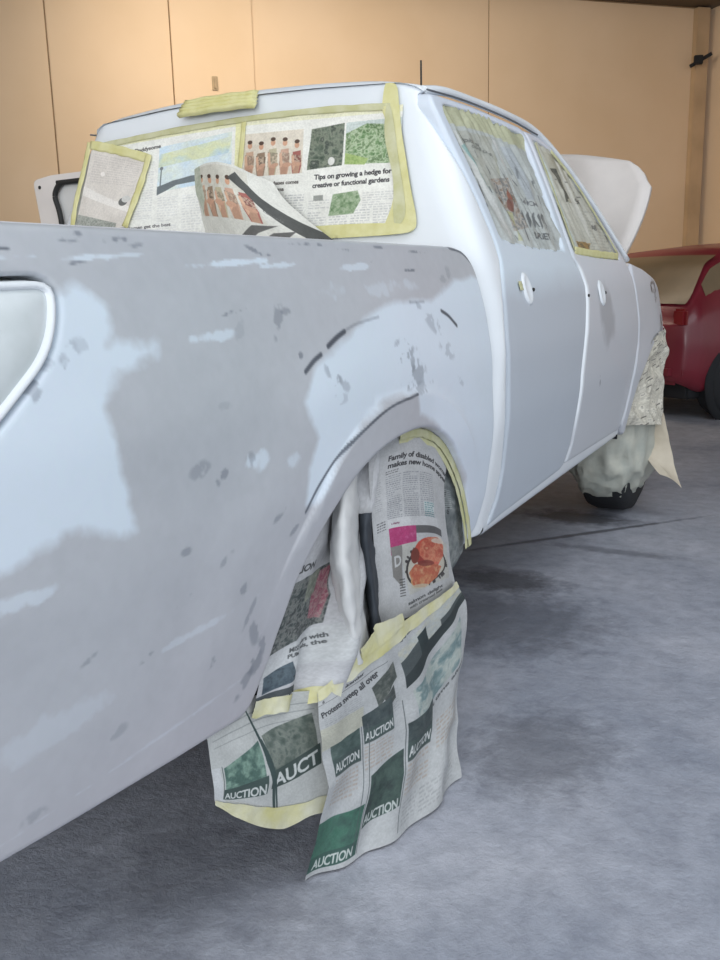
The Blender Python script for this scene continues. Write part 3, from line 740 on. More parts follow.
# --- left flank, tailgate, bed interior, chassis
def flip(o_name, outer, fn, m, holes=(), step=.05):
    return cdt_panel(o_name, np.array(outer), fn, m, truck, holes=holes, step=step, rim=.03, estep=.03, edge=(.005, .014), rimdir=lambda P: np.tile([1., 0, 0], (len(P), 1)))
flip('bed_side', BED, side_fn(.014, sgn=-1), M['white'])
flip('front_door', FD, side_fn(.014, sgn=-1), M['white'], [FWIN])
flip('front_fender', FEN, side_fn(.014, sgn=-1), M['white'])
mk('bed_rail', [(-x, y, z) for (x, y, z) in [v for v in rail.data.vertices.values() and [tuple(v.co) for v in rail.data.vertices]]], [tuple(p.vertices)[::-1] for p in rail.data.polygons], M['white'], truck)
box('tailgate', (0, -1.28, .90), (1.46, .06, .74), M['white'], truck, bev=.02)
box('bed_floor', (0, -.32, .80), (1.50, 1.88, .03), M['whitein'], truck)
box('bed_front', (0, .60, 1.03), (1.56, .035, .47), M['whitein'], truck, bev=.012)
for sg in (1, -1):
    box('bed_inner_wall', (sg*.765, -.32, 1.03), (.03, 1.84, .49), M['whitein'], truck)
    box('chassis_rail', (sg*.42, 1.0, .55), (.09, 4.4, .15), M['dark'], truck, bev=.01)
    # wheel housing
    V = []; F = []; n = 24
    for i in range(n):
        a = math.pi*i/(n-1)
        for x in (.46, .87): V.append((sg*x, .02-.50*math.cos(a), .44+.40*math.sin(a)))
    for i in range(n-1): F.append((i*2, i*2+1, i*2+3, i*2+2))
    o = mk('wheel_housing', V, F, M['dark'], truck); o.modifiers.new('t', 'SOLIDIFY').thickness = .01
    V = []; F = []
    for i in range(n):
        a = math.pi*i/(n-1)
        for x in (.46, .86): V.append((sg*x, 2.98-.50*math.cos(a), .46+.40*math.sin(a)))
    for i in range(n-1): F.append((i*2, i*2+1, i*2+3, i*2+2))
    o = mk('wheel_housing', V, F, M['dark'], truck); o.modifiers.new('t', 'SOLIDIFY').thickness = .01
box('cab_floor', (0, 1.55, .56), (1.62, 1.75, .10), M['dark'], truck, bev=.02)
box('firewall', (0, 2.66, .90), (1.5, .06, .62), M['dark'], truck)
box('engine_block', (0, 3.05, .72), (.62, .6, .42), M['dark'], truck, bev=.05)
box('rear_bumper', (0, -1.40, .62), (1.60, .13, .17), M['rim'], truck, bev=.03)
box('front_crossmember', (0, 3.60, .62), (1.1, .10, .30), M['dark'], truck, bev=.02)
for y in (.02, 3.0): box('axle', (0, y, .37), (1.40, .09, .09), M['dark'], truck, bev=.02)
def wheel(x, y, sg):
    w = empty('wheel', (x, y, .37), None); w.parent = truck; w.matrix_parent_inverse = Matrix.Translation(-truck.location)
    def part(nm, prof, m, n=44):
        V, F = lathe([(sg*a, r) for a, r in prof], (0, 0, 0), n=n); o = mk(nm, V, F, m); o.parent = w; return o
    part('tyre', [(-.12, .22), (-.125, .30), (-.10, .355), (-.06, .368), (.06, .368), (.10, .355), (.125, .30), (.12, .22)], M['tyre'])
    part('rim', [(.10, .225), (.112, .22), (.10, .20), (.05, .18), (.04, .08), (.06, .07), (.062, 0)], M['rim'])
    return w
wheel(.775, .02, 1); wheel(.74, 3.0, 1)
wheel(-.775, .02, -1); wheel(-.74, 3.0, -1)
# left rear door standing wide open
def od_fn(P2, d): return np.c_[P2[:, 0], 1.60+0*P2[:, 0]-.0+.06*(1.25-P2[:, 1])*.3, P2[:, 1]]
ODO = round_poly([(-.93, .50), (-1.78, .50), (-1.80, 1.20), (-1.80, 1.50), (-1.828, 1.735), (-1.70, 1.752), (-.95, 1.76)], .03, 4)
ODW = round_poly([(-1.00, 1.30), (-1.67, 1.30), (-1.665, 1.56), (-1.70, 1.66), (-1.655, 1.715), (-1.00, 1.72)], .05, 5)
od = cdt_panel('rear_door', ODO, od_fn, M['hood'], truck, holes=[ODW], step=.05, rim=.04, rimdir=lambda P: np.tile([0, 1., 0], (len(P), 1)))
tag(od, 'left rear door standing wide open')
sealP = [(x, 1.598, z) for (x, z) in ODW]+[(ODW[0][0], 1.598, ODW[0][1])]
tube('window_seal', sealP, .013, M['black'], od)
cdt_panel('door_glass', ODW, lambda P2, d: np.c_[P2[:, 0], 1.62+0*P2[:, 0], P2[:, 1]], M['whitein'], od, step=.08, edge=(), estep=.04, rim=0)
V, F = lathe([(-.002, 0), (.004, .0), (.004, .008), (-.004, .009)], (0, 0, 0), n=12)
mk('bolt_hole', [(-1.785+y, 1.592-x, 1.70+z) for (x, y, z) in V], F, M['black'], od)
# short aerial on the roof corner
tube('antenna', [(.62, .86, 1.76), (.62, .86, 1.838)], .003, M['black'], truck)

# ---------------------------------------------------------------- masking tape pieces
def rpt(x, z, off=-.006): return (x, float(rear_y(np.array(x), np.array(z)))+off, z)
tp = empty('masking_tape', (-.05, .76, 1.79)); tag(tp, 'bundle of yellow tape strips over the brake light on the roof edge', 'tape')
V = []; F = []
for k in range(4):   # four overlapping strips, lengthwise
    x0, x1 = -.200+.004*k, .098-.003*k; z0 = 1.748+.0125*k; n = 14
    V = []; F = []
    for i in range(n):
        x = x0+(x1-x0)*i/(n-1); rnd = .006*math.sin(i*1.3+k)
        yb = .745+.008*k
        for (dy, dz) in [(.0, -.003), (-.012, .002), (-.014, .010), (-.004, .0165), (.02, .018)]:
            V.append((x, yb+dy, z0+dz+.02*(1-((x+.05)/.15)**2)*.15+rnd*.2))
    for i in range(n-1):
        for j in range(4): F.append((i*5+j, (i+1)*5+j, (i+1)*5+j+1, i*5+j+1))
    F.append((0, 1, 2, 3, 4)); F.append(tuple((n-1)*5+j for j in (4, 3, 2, 1, 0)))
    mk('tape_strip', V, F, M['tape'], tp)
def sidep(y, z, off=.004):
    x = side_fn(0)(np.array([[y, z]]), np.array([1.]))[0]; return (x[0]+off, y, z)
tp = strip('masking_tape', [sidep(.965, 1.168), sidep(.965, 1.195)], .030, M['tape2'], None, lift=.001); tag(tp, 'small square of greenish tape beside the rear door handle recess', 'tape')
# yellow tape round the inside edge of the rear wheel arch
ar = ARCH[34:59]; t = np.gradient(ar, axis=0); nr = np.c_[t[:, 1], -t[:, 0]]/np.hypot(*t.T)[:, None]
apath = [(.925-.01, *(a+nn*.012)) for a, nn in zip(ar, nr)]
tp = strip('masking_tape', apath[::3]+[apath[-1]], .022, M['tape2'], None, lift=.0, seed=5); tag(tp, 'long curved strip of yellow tape inside the rear wheel arch lip', 'tape')
apath = [(.912, *(a+nn*.030)) for a, nn in zip(ar, nr)]
tp2 = strip('tape_strip', apath[::3]+[apath[-1]], .018, M['tape2'], tp, lift=.0, seed=7)

# ---------------------------------------------------------------- newspapers on the rear window
def rear_sheet(name, quad, m, lab, off=-.008, crumple=.002, seed=0, parent=None, nu=50, nv=30, rows=None):
    (a, b, c, d) = [np.array(q, float) for q in quad]     # TL TR BR BL in (x, z)
    C = []
    for j in range(4):
        row = []
        for i in range(5):
            s, t = i/4, j/3; p = (a*(1-s)+b*s)*(1-t)+(d*(1-s)+c*s)*t
            row.append(rpt(p[0], p[1], off))
        C.append(row)
    o = sheet(name, C, m, parent, nu, nv, crumple, 10, seed)
    if lab: tag(o, lab, 'newspaper')
    return o
# right-hand page: people, hedges
c = Canvas(760, 560, (228, 228, 222), 11)
c.rect(0, 0, .02, .62, (226, 222, 160)); c.rect(0, .0, 1, .055, (226, 224, 188), .8)
people(c, .03, .13, .42, .50, 5, 3)
c.photo([(.47, .14), (.67, .11), (.665, .46), (.45, .48)], [(40, 52, 44), (70, 84, 72), (120, 128, 112), (52, 62, 56), (150, 150, 140)], 22, 4, .12)
c.photo([(.68, .11), (1, .10), (.97, .47), (.68, .455)], [(60, 92, 52), (96, 130, 84), (176, 192, 160), (74, 104, 62), (205, 212, 196)], 16, 5, .12)
c.poly([(.68, .36), (.82, .42), (.8, .47), (.68, .455)], (150, 176, 92), .7)
c.ell(.60, .42, .02, .035, (215, 215, 210)); c.poly([(.68, .11), (1, .10), (1, .16), (.8, .13), (.68, .2)], (206, 214, 220), .8)
c.text('Tips on growing a hedge for', .50, .565, .040, (30, 30, 34), True, -.02, .46); c.text('creative or functional gardens', .49, .635, .040, (34, 34, 38), True, -.02, .46)
c.text('How your girl chases comes', .04, .585, .030, (56, 52, 50), True, 0, .36); c.text("girl's drama", .13, .64, .030, (56, 52, 50), True, 0, .18)
c.columns(.03, .68, .44, .99, 3, .022, (150, 150, 156), .6, .02, 3); c.columns(.47, .84, .98, .99, 4, .022, (160, 160, 164), .55, .02, 4)
c.columns(.47, .74, .60, .82, 1, .02, (165, 165, 168), .5); c.columns(.80, .70, .98, .83, 1, .02, (165, 165, 168), .5)
c.rect(.50, .70, .56, .745, (120, 124, 120), .8); c.photo([(.62, .70), (.77, .68), (.79, .76), (.75, .87), (.60, .88)], [(70, 96, 66), (110, 138, 100), (160, 176, 148), (88, 112, 78)], 14, 6, .1)
c.columns(.03, .01, .6, .05, 3, .02, (190, 188, 170), .4)
NP1 = image_mat('print_hedge_page', c.img(), .75, .1, 30)
PR = rear_sheet('newspaper', [(.030, 1.720), (.60, 1.706), (.60, 1.36), (.04, 1.36)], NP1, 'newspaper page with the hedge tips headline on the rear window, right half', seed=2)
# middle page: landscape, text
c = Canvas(640, 560, (230, 231, 227), 12)
c.rect(0, 0, 1, .05, (226, 224, 180), .8); c.rect(.97, 0, 1, 1, (226, 224, 168), .9)
c.photo([(.47, .13), (.95, .09), (.95, .50), (.47, .55)], [(188, 214, 236), (206, 222, 232), (216, 226, 214)], 60, 2, .02)
c.photo([(.47, .20), (.95, .13), (.93, .27), (.6, .30), (.47, .32)], [(206, 216, 206), (214, 220, 178), (176, 204, 228)], 90, 3, .02)
c.poly([(.47, .50), (.58, .455), (.70, .43), (.82, .43), (.95, .40), (.95, .46), (.6, .50), (.47, .58)], (96, 106, 112)); c.rect(.488, .33, .496, .5, (96, 106, 110)); c.ell(.492, .33, .012, .016, (110, 116, 120))
c.text('Help, Daddysome', .20, .150, .034, (60, 60, 62), True, -.05, .28); c.columns(.05, .25, .44, .80, 2, .024, (190, 192, 196), .5, .03, 5)
c.text('Women get the best', .26, .885, .030, (80, 80, 84), True, -.03, .32)
c.columns(.05, .91, .44, .99, 2, .024, (190, 192, 196), .5); c.columns(.48, .60, .95, .99, 3, .024, (196, 198, 202), .5, .03, 6)
NP2 = image_mat('print_landscape_page', c.img(), .75, .1, 30)
PMid = rear_sheet('newspaper', [(-.60, 1.702), (.03, 1.720), (.04, 1.36), (-.62, 1.36)], NP2, 'newspaper page with a blue and yellow landscape photo, middle of rear window', off=-.007, seed=4)
# small taped sheet at the left
c = Canvas(360, 400, (212, 206, 200), 13)
c.columns(.08, .05, .92, .42, 3, .03, (176, 170, 168), .5); c.poly([(0, .45), (1, .70), (1, .78), (0, .56)], (228, 224, 220))
c.ell(.8, .62, .08, .06, (90, 92, 92)); c.ell(.84, .58, .08, .05, (200, 200, 198)); c.ell(.3, .28, .04, .03, (235, 230, 226))
c.photo([(0, .80), (.3, .84), (.8, .93), (.8, 1), (0, 1)], [(92, 100, 94), (170, 172, 166), (120, 126, 120), (200, 200, 196)], 10, 8, .15)
NP3 = image_mat('print_small_sheet', c.img(), .75, .1, 30)
PL = rear_sheet('newspaper', [(-.620, 1.690), (-.350, 1.625), (-.435, 1.41), (-.69, 1.41)], NP3, 'small grey newspaper sheet framed with yellow tape, left end of rear window', off=-.014, seed=6, nu=24, nv=24)
def rstrip(pts, w, par, m='tape', seed=0, off=-.015, w2=None): return strip('tape_strip', [rpt(x, z, off) for x, z in pts], w, M[m], par, normal=(0, -1, .15), lift=.001, seed=seed, w2=w2)
rstrip([(-.63, 1.704), (-.49, 1.672), (-.345, 1.632)], .030, PL, seed=1, off=-.016)
rstrip([(-.342, 1.645), (-.370, 1.56), (-.438, 1.41)], .026, PL, seed=2, off=-.017)
rstrip([(-.632, 1.712), (-.655, 1.62), (-.69, 1.50), (-.705, 1.38)], .022, PL, seed=3, off=-.016)
# border tapes of the window
rstrip([(-.60, 1.694), (-.25, 1.712), (.10, 1.720), (.35, 1.716), (.56, 1.704)], .020, PMid, 'tape2', seed=11, off=-.011)
def rpatch(poly, par, m='tape', off=-.012, seed=0):
    def fn(P2, d):
        w = np.array([noise.noise(Vector((p[0]*22, p[1]*9, seed)))*.0022 for p in P2])
        return np.c_[P2[:, 0], rear_y(P2[:, 0], P2[:, 1])+off+w, P2[:, 1]]
    return cdt_panel('tape_strip', catmull(poly, 70, True), fn, M[m], par, step=.012, edge=(), estep=.012, rim=0)
rpatch([(.535, 1.700), (.538, 1.765), (.552, 1.772), (.578, 1.76), (.590, 1.70), (.605, 1.62), (.640, 1.48), (.668, 1.375), (.655, 1.345), (.60, 1.34), (.565, 1.355), (.590, 1.44), (.575, 1.55), (.550, 1.66)], PR, 'tape', -.012, 1)
rpatch([(.550, 1.71), (.568, 1.69), (.600, 1.55), (.632, 1.40), (.60, 1.37), (.585, 1.50), (.55, 1.62)], PR, 'tape2', -.0145, 2)
rpatch([(.66, 1.350), (.62, 1.368), (.45, 1.375), (.25, 1.372), (.06, 1.362), (.05, 1.340), (.3, 1.336), (.6, 1.338)], PR, 'tape', -.0165, 3)
rstrip([(.046, 1.712), (.044, 1.65), (.040, 1.56)], .018, PR, seed=14, off=-.012)
# loose curled page hanging over the bed rail
c = Canvas(640, 380, (206, 206, 200), 14)
people(c, .05, .04, .72, .80, 5, 9, (196, 194, 184)); c.photo([(.0, .0), (.10, .0), (.14, .6), (.05, .8), (0, .5)], [(150, 160, 140), (190, 194, 184)], 18, 2)
c.poly([(.60, .10), (.72, .25), (1.0, .85), (1, 1), (.9, 1), (.66, .36), (.52, .22)], (66, 68, 68)); c.poly([(.45, 1), (.6, .84), (.78, .80), (.62, .92), (.55, 1)], (84, 84, 84)); c.poly([(.62, 1), (.72, .9), (.86, .86), (.75, 1)], (84, 84, 84))
c.text('cancels', .74, .62, .05, (90, 90, 90), False, .75)
NP4 = image_mat('print_loose_page', c.img(), .75, .1, 30)
C = []
for (row) in [[(-.115, .70, 1.575), (-.03, .665, 1.585), (.05, .65, 1.575), (.125, .66, 1.545), (.20, .68, 1.51)],
              [(-.10, .68, 1.52), (-.01, .64, 1.525), (.07, .615, 1.51), (.16, .63, 1.48), (.25, .665, 1.455)],
              [(-.08, .67, 1.46), (.01, .62, 1.455), (.10, .60, 1.44), (.21, .62, 1.41), (.33, .665, 1.39)],
              [(-.06, .67, 1.37), (.03, .64, 1.355), (.13, .62, 1.345), (.26, .64, 1.33), (.42, .68, 1.322)]]: C.append(row)
o = sheet('newspaper', C, NP4, None, 50, 36, .003, 12, 8); tag(o, 'loose curled newspaper page with a row of people, sagging over the bed rail', 'newspaper')

# ---------------------------------------------------------------- newspapers on the side windows
def side_paper(win, m, seed, lab, amp=.010):
    wlo = np.array(win).min(0); whi = np.array(win).max(0)
    def ex(P):
        o = np.zeros(len(P))
        for i, (y, z) in enumerate(P):
            q = Vector((y*17+z*9, z*2.5-y*1.2, seed*5.3)); k = noise.noise(q); k2 = noise.noise(Vector((y*30, z*30, seed)))
            q2 = Vector((y*30+z*12, z*4, seed*2.7)); k3 = noise.noise(q2)
            o[i] = amp*((1-2.6*abs(k))+.9*(1-3*abs(k3))+.35*k2)
        return o
    o = cdt_panel('newspaper', shrink(np.array(win), -.010), side_fn(0, .014, ex), m, None, step=.010, edge=(), estep=.014, rim=0,
                  uvf=lambda P: np.c_[(P[:, 0]-wlo[0])/(whi[0]-wlo[0]), (P[:, 1]-wlo[1])/(whi[1]-wlo[1])])
    tag(o, lab, 'newspaper'); return o
c = Canvas(620, 480, (196, 202, 200), 21)
c.poly([(0, 0), (1, 0), (1, .16), (.5, .13), (.2, .14), (0, .16)], (200, 202, 168)); 
c.photo([(.05, .18), (.45, .16), (.42, .5), (.25, .6), (.1, .5)], [(176, 178, 162), (190, 192, 184), (166, 170, 160)], 60, 3, .03)
c.text('Hospital ward', .12, .24, .03, (110, 112, 108), True, .12); c.text('council must pay', .20, .285, .028, (110, 112, 108), True, .12)
c.photo([(.28, .50), (.50, .46), (.52, .84), (.33, .88)], [(84, 88, 92), (150, 128, 112), (194, 190, 182), (120, 122, 124), (200, 200, 196)], 11, 5, .1); c.ell(.42, .60, .025, .04, (160, 92, 70)); c.ell(.40, .68, .03, .05, (130, 84, 74))
c.poly([(.47, .16), (.53, .17), (.60, .46), (.55, .52)], (230, 232, 230)); c.poly([(.60, .2), (.75, .18), (.80, .6), (.70, .6)], (182, 190, 198), .8)
for i in range(9): c.poly([(.52+i*.035, .74), (.54+i*.035, .70), (.545+i*.035, .80), (.53+i*.035, .84)], (84, 88, 92), .8)
c.text('2024 HOME', .55, .64, .035, (110, 112, 116), True, .05, .25); c.text('MARKET', .58, .92, .05, (96, 100, 104), True, .0, .22)
r = random.Random(2)
for i in range(70):
    x, y = r.uniform(.0, .95), r.uniform(.34, .95); l = r.uniform(.03, .10); c.poly([(x, y), (x-.012, y-l), (x-.006, y-l), (x+.008, y)], (84, 88, 92), r.uniform(.4, .8))
c.poly([(.02, .2), (.05, .2), (.28, .9), (.22, .95)], (226, 228, 226), .8); c.poly([(.07, .3), (.09, .28), (.22, .62), (.2, .66)], (120, 170, 168), .7)
c.poly([(.36, .72), (.40, .74), (.38, .95), (.34, .95)], (196, 198, 140), .6)
NP5 = image_mat('print_rear_door_paper', c.img(), .4, .2, 30, .5)
side_paper(RWIN, NP5, 1, 'crumpled newspaper filling the rear door window', .009)
c = Canvas(520, 420, (204, 202, 188), 22)
c.poly([(0, 0), (.1, 0), (.16, 1), (0, 1)], (216, 224, 216)); c.photo([(.16, .05), (.42, .1), (.5, .5), (.3, .5)], [(168, 162, 140), (200, 196, 178)], 30, 5)
c.photo([(.22, .2), (.3, .2), (.34, .46), (.27, .5)], [(60, 60, 54), (120, 116, 100)], 10, 5); c.text('Sport', .45, .5, .05, (90, 88, 84), True, -.1); c.text('page', .62, .72, .05, (90, 88, 84), True, -.1)
c.columns(.45, .55, .9, .95, 2, .03, (150, 148, 140), .5); c.photo([(.18, .85), (.45, .86), (.44, .96), (.2, .97)], [(110, 84, 50), (190, 150, 90), (70, 64, 50)], 10, 7)
c.poly([(.30, .05), (.36, .1), (.54, .8), (.48, .8)], (226, 224, 214), .8)
for i in range(14): x = .2+i*.05; c.rect(x, .3+.04*(i % 4), x+.03, .31+.04*(i % 4), (90, 88, 84), .7)
NP6 = image_mat('print_front_door_paper', c.img(), .5, .2, 30, .5)
PF = side_paper(FWIN, NP6, 2, 'crumpled newspaper filling the front door window', .008)
def sstrip(pts, w, par, m='tape2', seed=0, off=.002): return strip('tape_strip', [sidep(y, z, off) for y, z in pts], w, M[m], par, lift=.001, seed=seed)
sstrip([(1.70, 1.302), (1.95, 1.294), (2.2, 1.290), (2.37, 1.288)], .028, PF, 'tape', 3)
sstrip([(1.90, 1.690), (2.09, 1.588), (2.26, 1.43), (2.38, 1.30)], .014, PF, 'tape2', 4)
sstrip([(1.706, 1.30), (1.71, 1.5), (1.722, 1.70)], .020, PF, 'tape2', 5)

# ---------------------------------------------------------------- newspapers on the rear wheel
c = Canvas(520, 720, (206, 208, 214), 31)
c.photo([(.0, .40), (.12, .37), (.36, .33), (.46, .46), (.46, .58), (0, .70)], [(42, 50, 54), (66, 76, 78), (136, 140, 138), (52, 58, 62), (166, 168, 164)], 14, 5, .15)
c.photo([(.22, .37), (.36, .34), (.45, .46), (.44, .56), (.30, .55)], [(84, 70, 76), (170, 86, 108), (176, 150, 150), (150, 74, 96), (200, 150, 158)], 10, 6, .14); c.photo([(.14, .37), (.26, .35), (.28, .44), (.2, .48)], [(110, 120, 108), (176, 178, 166)], 10, 6, .1)
c.text('LION', .02, .36, .028, (50, 52, 56), True, -.25)
c.poly([(0, .71), (.46, .59), (1, .52), (1, .75), (0, .80)], (212, 216, 220)); c.text('MISS dealers with', .20, .695, .022, (70, 74, 78), True, -.24, .30); c.text('PUMA foals, the', .20, .725, .020, (70, 74, 78), True, -.24, .30)
c.photo([(.03, .80), (.24, .74), (.30, .84), (.04, .90)], [(48, 62, 78), (86, 104, 116), (40, 52, 64)], 24, 8); c.poly([(0, .91), (.36, .86), (.38, .97), (0, 1)], (70, 78, 84)); c.text('AUCTION', .02, .985, .050, (232, 234, 236), True, -.08, .34)
c.poly([(.82, .35), (.93, .33), (.95, .5), (1, .6), (.97, .82), (.84, .9), (.86, .6)], (40, 46, 54)); c.text('xs', .84, .40, .03, (220, 220, 222), True, -.1)
NP7 = image_mat('print_flower_page', c.img(), .7, .15, 30)
SA = [[(.895, -.130, .813), (.898, -.089, .822), (.885, -.034, .836), (.905, -.005, .850), (.885, .03, .862), (.89, .09, .864)],
      [(.895, -.332, .662), (.89, -.25, .645), (.885, -.19, .635), (.935, -.140, .625), (.89, -.06, .60), (.885, .083, .567)],
      [(.885, -.440, .525), (.895, -.37, .512), (.885, -.30, .495), (.965, -.245, .495), (.90, -.14, .48), (.90, .09, .46)],
      [(.880, -.489, .421), (.90, -.42, .405), (.90, -.36, .39), (.955, -.270, .392), (.93, -.15, .385), (.93, .05, .37)]]
for _k, _C in enumerate(([[(0.905, -0.183, 0.808), (0.915, -0.184, 0.811), (0.92, -0.172, 0.813), (0.915, -0.142, 0.811), (0.9, -0.098, 0.806)], [(0.905, -0.217, 0.657), (0.945, -0.261, 0.672), (0.96, -0.255, 0.672), (0.945, -0.196, 0.656), (0.905, -0.098, 0.628)], [(0.91, -0.201, 0.511), (0.955, -0.254, 0.532), (0.975, -0.256, 0.536), (0.955, -0.187, 0.513), (0.91, -0.078, 0.473)], [(0.93, -0.199, 0.419), (0.96, -0.231, 0.433), (0.97, -0.227, 0.434), (0.96, -0.188, 0.42), (0.94, -0.133, 0.4)]],
           [[(0.905, -0.098, 0.812), (0.915, -0.103, 0.818), (0.92, -0.094, 0.822), (0.915, -0.071, 0.821), (0.9, -0.029, 0.817)], [(0.905, -0.097, 0.657), (0.935, -0.138, 0.669), (0.945, -0.139, 0.671), (0.935, -0.102, 0.662), (0.905, -0.032, 0.643)], [(0.91, -0.077, 0.491), (0.945, -0.128, 0.509), (0.96, -0.138, 0.515), (0.945, -0.096, 0.503), (0.915, -0.025, 0.476)], [(0.94, -0.109, 0.414), (0.96, -0.138, 0.424), (0.965, -0.133, 0.423), (0.96, -0.114, 0.419), (0.945, -0.071, 0.405)]])):
    FOLDS = globals().setdefault('FOLDS', []); FOLDS.append(_C)
A = sheet('newspaper', SA, NP7, None, 90, 80, .008, 8, 3, folds=.011); tag(A, 'folded newspaper with a flower photo in the rear part of the wheel arch', 'newspaper')
FOLDS[1][0] = [(.895, -.090, .715), (.925, -.115, .722), (.935, -.112, .724), (.925, -.085, .718), (.895, -.03, .70)]
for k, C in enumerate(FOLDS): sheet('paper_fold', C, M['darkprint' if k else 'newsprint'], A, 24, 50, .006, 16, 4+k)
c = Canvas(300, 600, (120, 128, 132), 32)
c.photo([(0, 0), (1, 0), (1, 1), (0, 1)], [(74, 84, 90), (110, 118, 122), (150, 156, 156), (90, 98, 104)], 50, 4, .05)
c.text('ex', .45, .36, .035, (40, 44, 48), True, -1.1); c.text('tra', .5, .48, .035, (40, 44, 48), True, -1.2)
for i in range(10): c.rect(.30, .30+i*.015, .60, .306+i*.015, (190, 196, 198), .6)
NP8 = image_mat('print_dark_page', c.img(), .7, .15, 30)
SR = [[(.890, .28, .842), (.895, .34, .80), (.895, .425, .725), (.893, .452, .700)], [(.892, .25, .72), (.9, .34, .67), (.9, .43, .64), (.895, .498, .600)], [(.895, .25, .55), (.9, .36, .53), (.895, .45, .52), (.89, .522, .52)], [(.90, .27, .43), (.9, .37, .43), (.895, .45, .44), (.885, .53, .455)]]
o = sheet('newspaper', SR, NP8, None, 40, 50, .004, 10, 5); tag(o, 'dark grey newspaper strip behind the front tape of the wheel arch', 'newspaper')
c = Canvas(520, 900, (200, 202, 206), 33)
c.poly([(.0, .0), (.35, 0), (.30, .12), (0, .10)], (186, 190, 194), .5)
c.text('Family of disabled woman', .22, .155, .028, (34, 34, 40), True, .04, .80); c.text('makes new home appeal', .22, .196, .028, (34, 34, 40), True, .04, .80)
c.columns(.20, .212, .34, .235, 1, .012, (60, 60, 66), .8); c.columns(.04, .24, .14, .44, 1, .013, (140, 142, 150), .6)
c.columns(.20, .24, .76, .50, 3, .012, (122, 126, 136), .75, .02, 2); c.rect(.62, .41, .76, .47, (214, 224, 226)); c.columns(.63, .415, .76, .50, 1, .013, (74, 128, 136), .9)
c.rect(.20, .50, .80, .555, (214, 216, 220)); c.columns(.05, .50, .17, .56, 1, .016, (60, 60, 66), .8); c.text('a charity', .24, .535, .012, (110, 50, 80), True)
c.rect(.20, .555, .52, .70, (190, 58, 120)); c.photo([(.20, .555), (.52, .555), (.50, .70), (.20, .70)], [(196, 62, 124), (176, 46, 108), (204, 96, 150)], 14, 3, .12); c.rect(.52, .555, .86, .60, (88, 88, 92))
c.photo([(.30, .66), (.95, .62), (.92, .87), (.42, .90)], [(190, 190, 186), (204, 204, 198)], 30, 2)
c.poly([(.20, .66), (.34, .66), (.34, .86), (.22, .80)], (132, 130, 128)); c.text('D', .24, .76, .05, (214, 216, 218), True, -.1)
r = random.Random(5)
for i in range(40):
    a = r.uniform(0, 6.28); x = .64+.25*math.cos(a); y = .77+.095*math.sin(a)*1.05; c.ell(x, y, .022, .006, (50, 46, 48), .9, a)
for (x, y, rx, ry, cc, an) in [(.64, .77, .26, .10, (48, 44, 46), -.25), (.64, .772, .235, .088, (206, 200, 186), -.25), (.60, .81, .15, .055, (188, 74, 52), -.2), (.56, .84, .12, .035, (206, 150, 96), 0), (.66, .70, .17, .075, (206, 74, 58), -.15), (.72, .665, .14, .035, (216, 140, 116), 0), (.60, .74, .08, .04, (160, 48, 40), .4), (.74, .74, .05, .05, (222, 104, 84), .2), (.50, .72, .05, .04, (120, 50, 40), 0), (.80, .63, .09, .018, (228, 216, 204), 0)]: c.ell(x, y, rx, ry, cc, 1, an)
SAL = [(168, 60, 48), (206, 92, 70), (222, 140, 108), (190, 74, 58), (224, 168, 130)]
c.photo([(.56, .66), (.64, .625), (.78, .62), (.88, .65), (.86, .72), (.78, .765), (.62, .76), (.55, .72)], SAL, 40, 4, .05)
c.photo([(.42, .80), (.50, .765), (.66, .765), (.80, .79), (.74, .85), (.60, .885), (.48, .87)], [(196, 108, 70), (214, 150, 104), (188, 84, 60), (222, 176, 130)], 40, 8, .05)
c.ell(.77, .640, .09, .016, (226, 214, 200), .85, -.1); c.ell(.62, .765, .09, .016, (120, 42, 38), .8, .1); c.ell(.54, .872, .10, .010, (206, 196, 170), .8, .1)
for i in range(7): c.rect(.30, .82+i*.012, .37, .825+i*.012, (60, 60, 62), .8)
c.text('salmon delight', .40, .945, .016, (60, 62, 66), True, -.12, .42); c.text('with creamed leek', .42, .965, .014, (90, 92, 96), True, -.12, .40)
NP9 = image_mat('print_family_page', c.img(), .7, .12, 30)
SB = [[(.905, -.052, .852), (.905, .065, .866), (.905, .187, .862), (.905, .30, .823), (.905, .385, .765)],
      [(.92, -.075, .743), (.93, .001, .745), (.935, .104, .733), (.935, .217, .704), (.92, .324, .654)],
      [(.93, -.081, .622), (.95, -.023, .625), (.96, .064, .609), (.95, .205, .57), (.935, .32, .518)],
      [(.935, -.075, .455), (.955, -.028, .455), (.965, .056, .445), (.965, .182, .43), (.945, .344, .41)]]
B = sheet('newspaper', SB, NP9, None, 60, 90, .003, 8, 1); tag(B, 'newspaper page with the disabled family headline hanging over the rear wheel', 'newspaper')
c = Canvas(760, 900, (196, 200, 204), 34)
c.text('6', .03, .11, .022, (60, 62, 68), True, 0); c.text('Weekender', .14, .105, .020, (60, 62, 68), True, -.03, .22); c.rect(.0, .115, .5, .12, (120, 122, 126), .8)
c.text('Protests sweep all over', .02, .225, .046, (50, 52, 58), True, -.16, .42)
c.columns(.03, .22, .30, .34, 2, .014, (150, 154, 160), .5)
c.photo([(.37, .22), (.53, .15), (.53, .27), (.38, .36)], [(56, 66, 64), (84, 92, 90), (130, 134, 128)], 20, 3, .1)
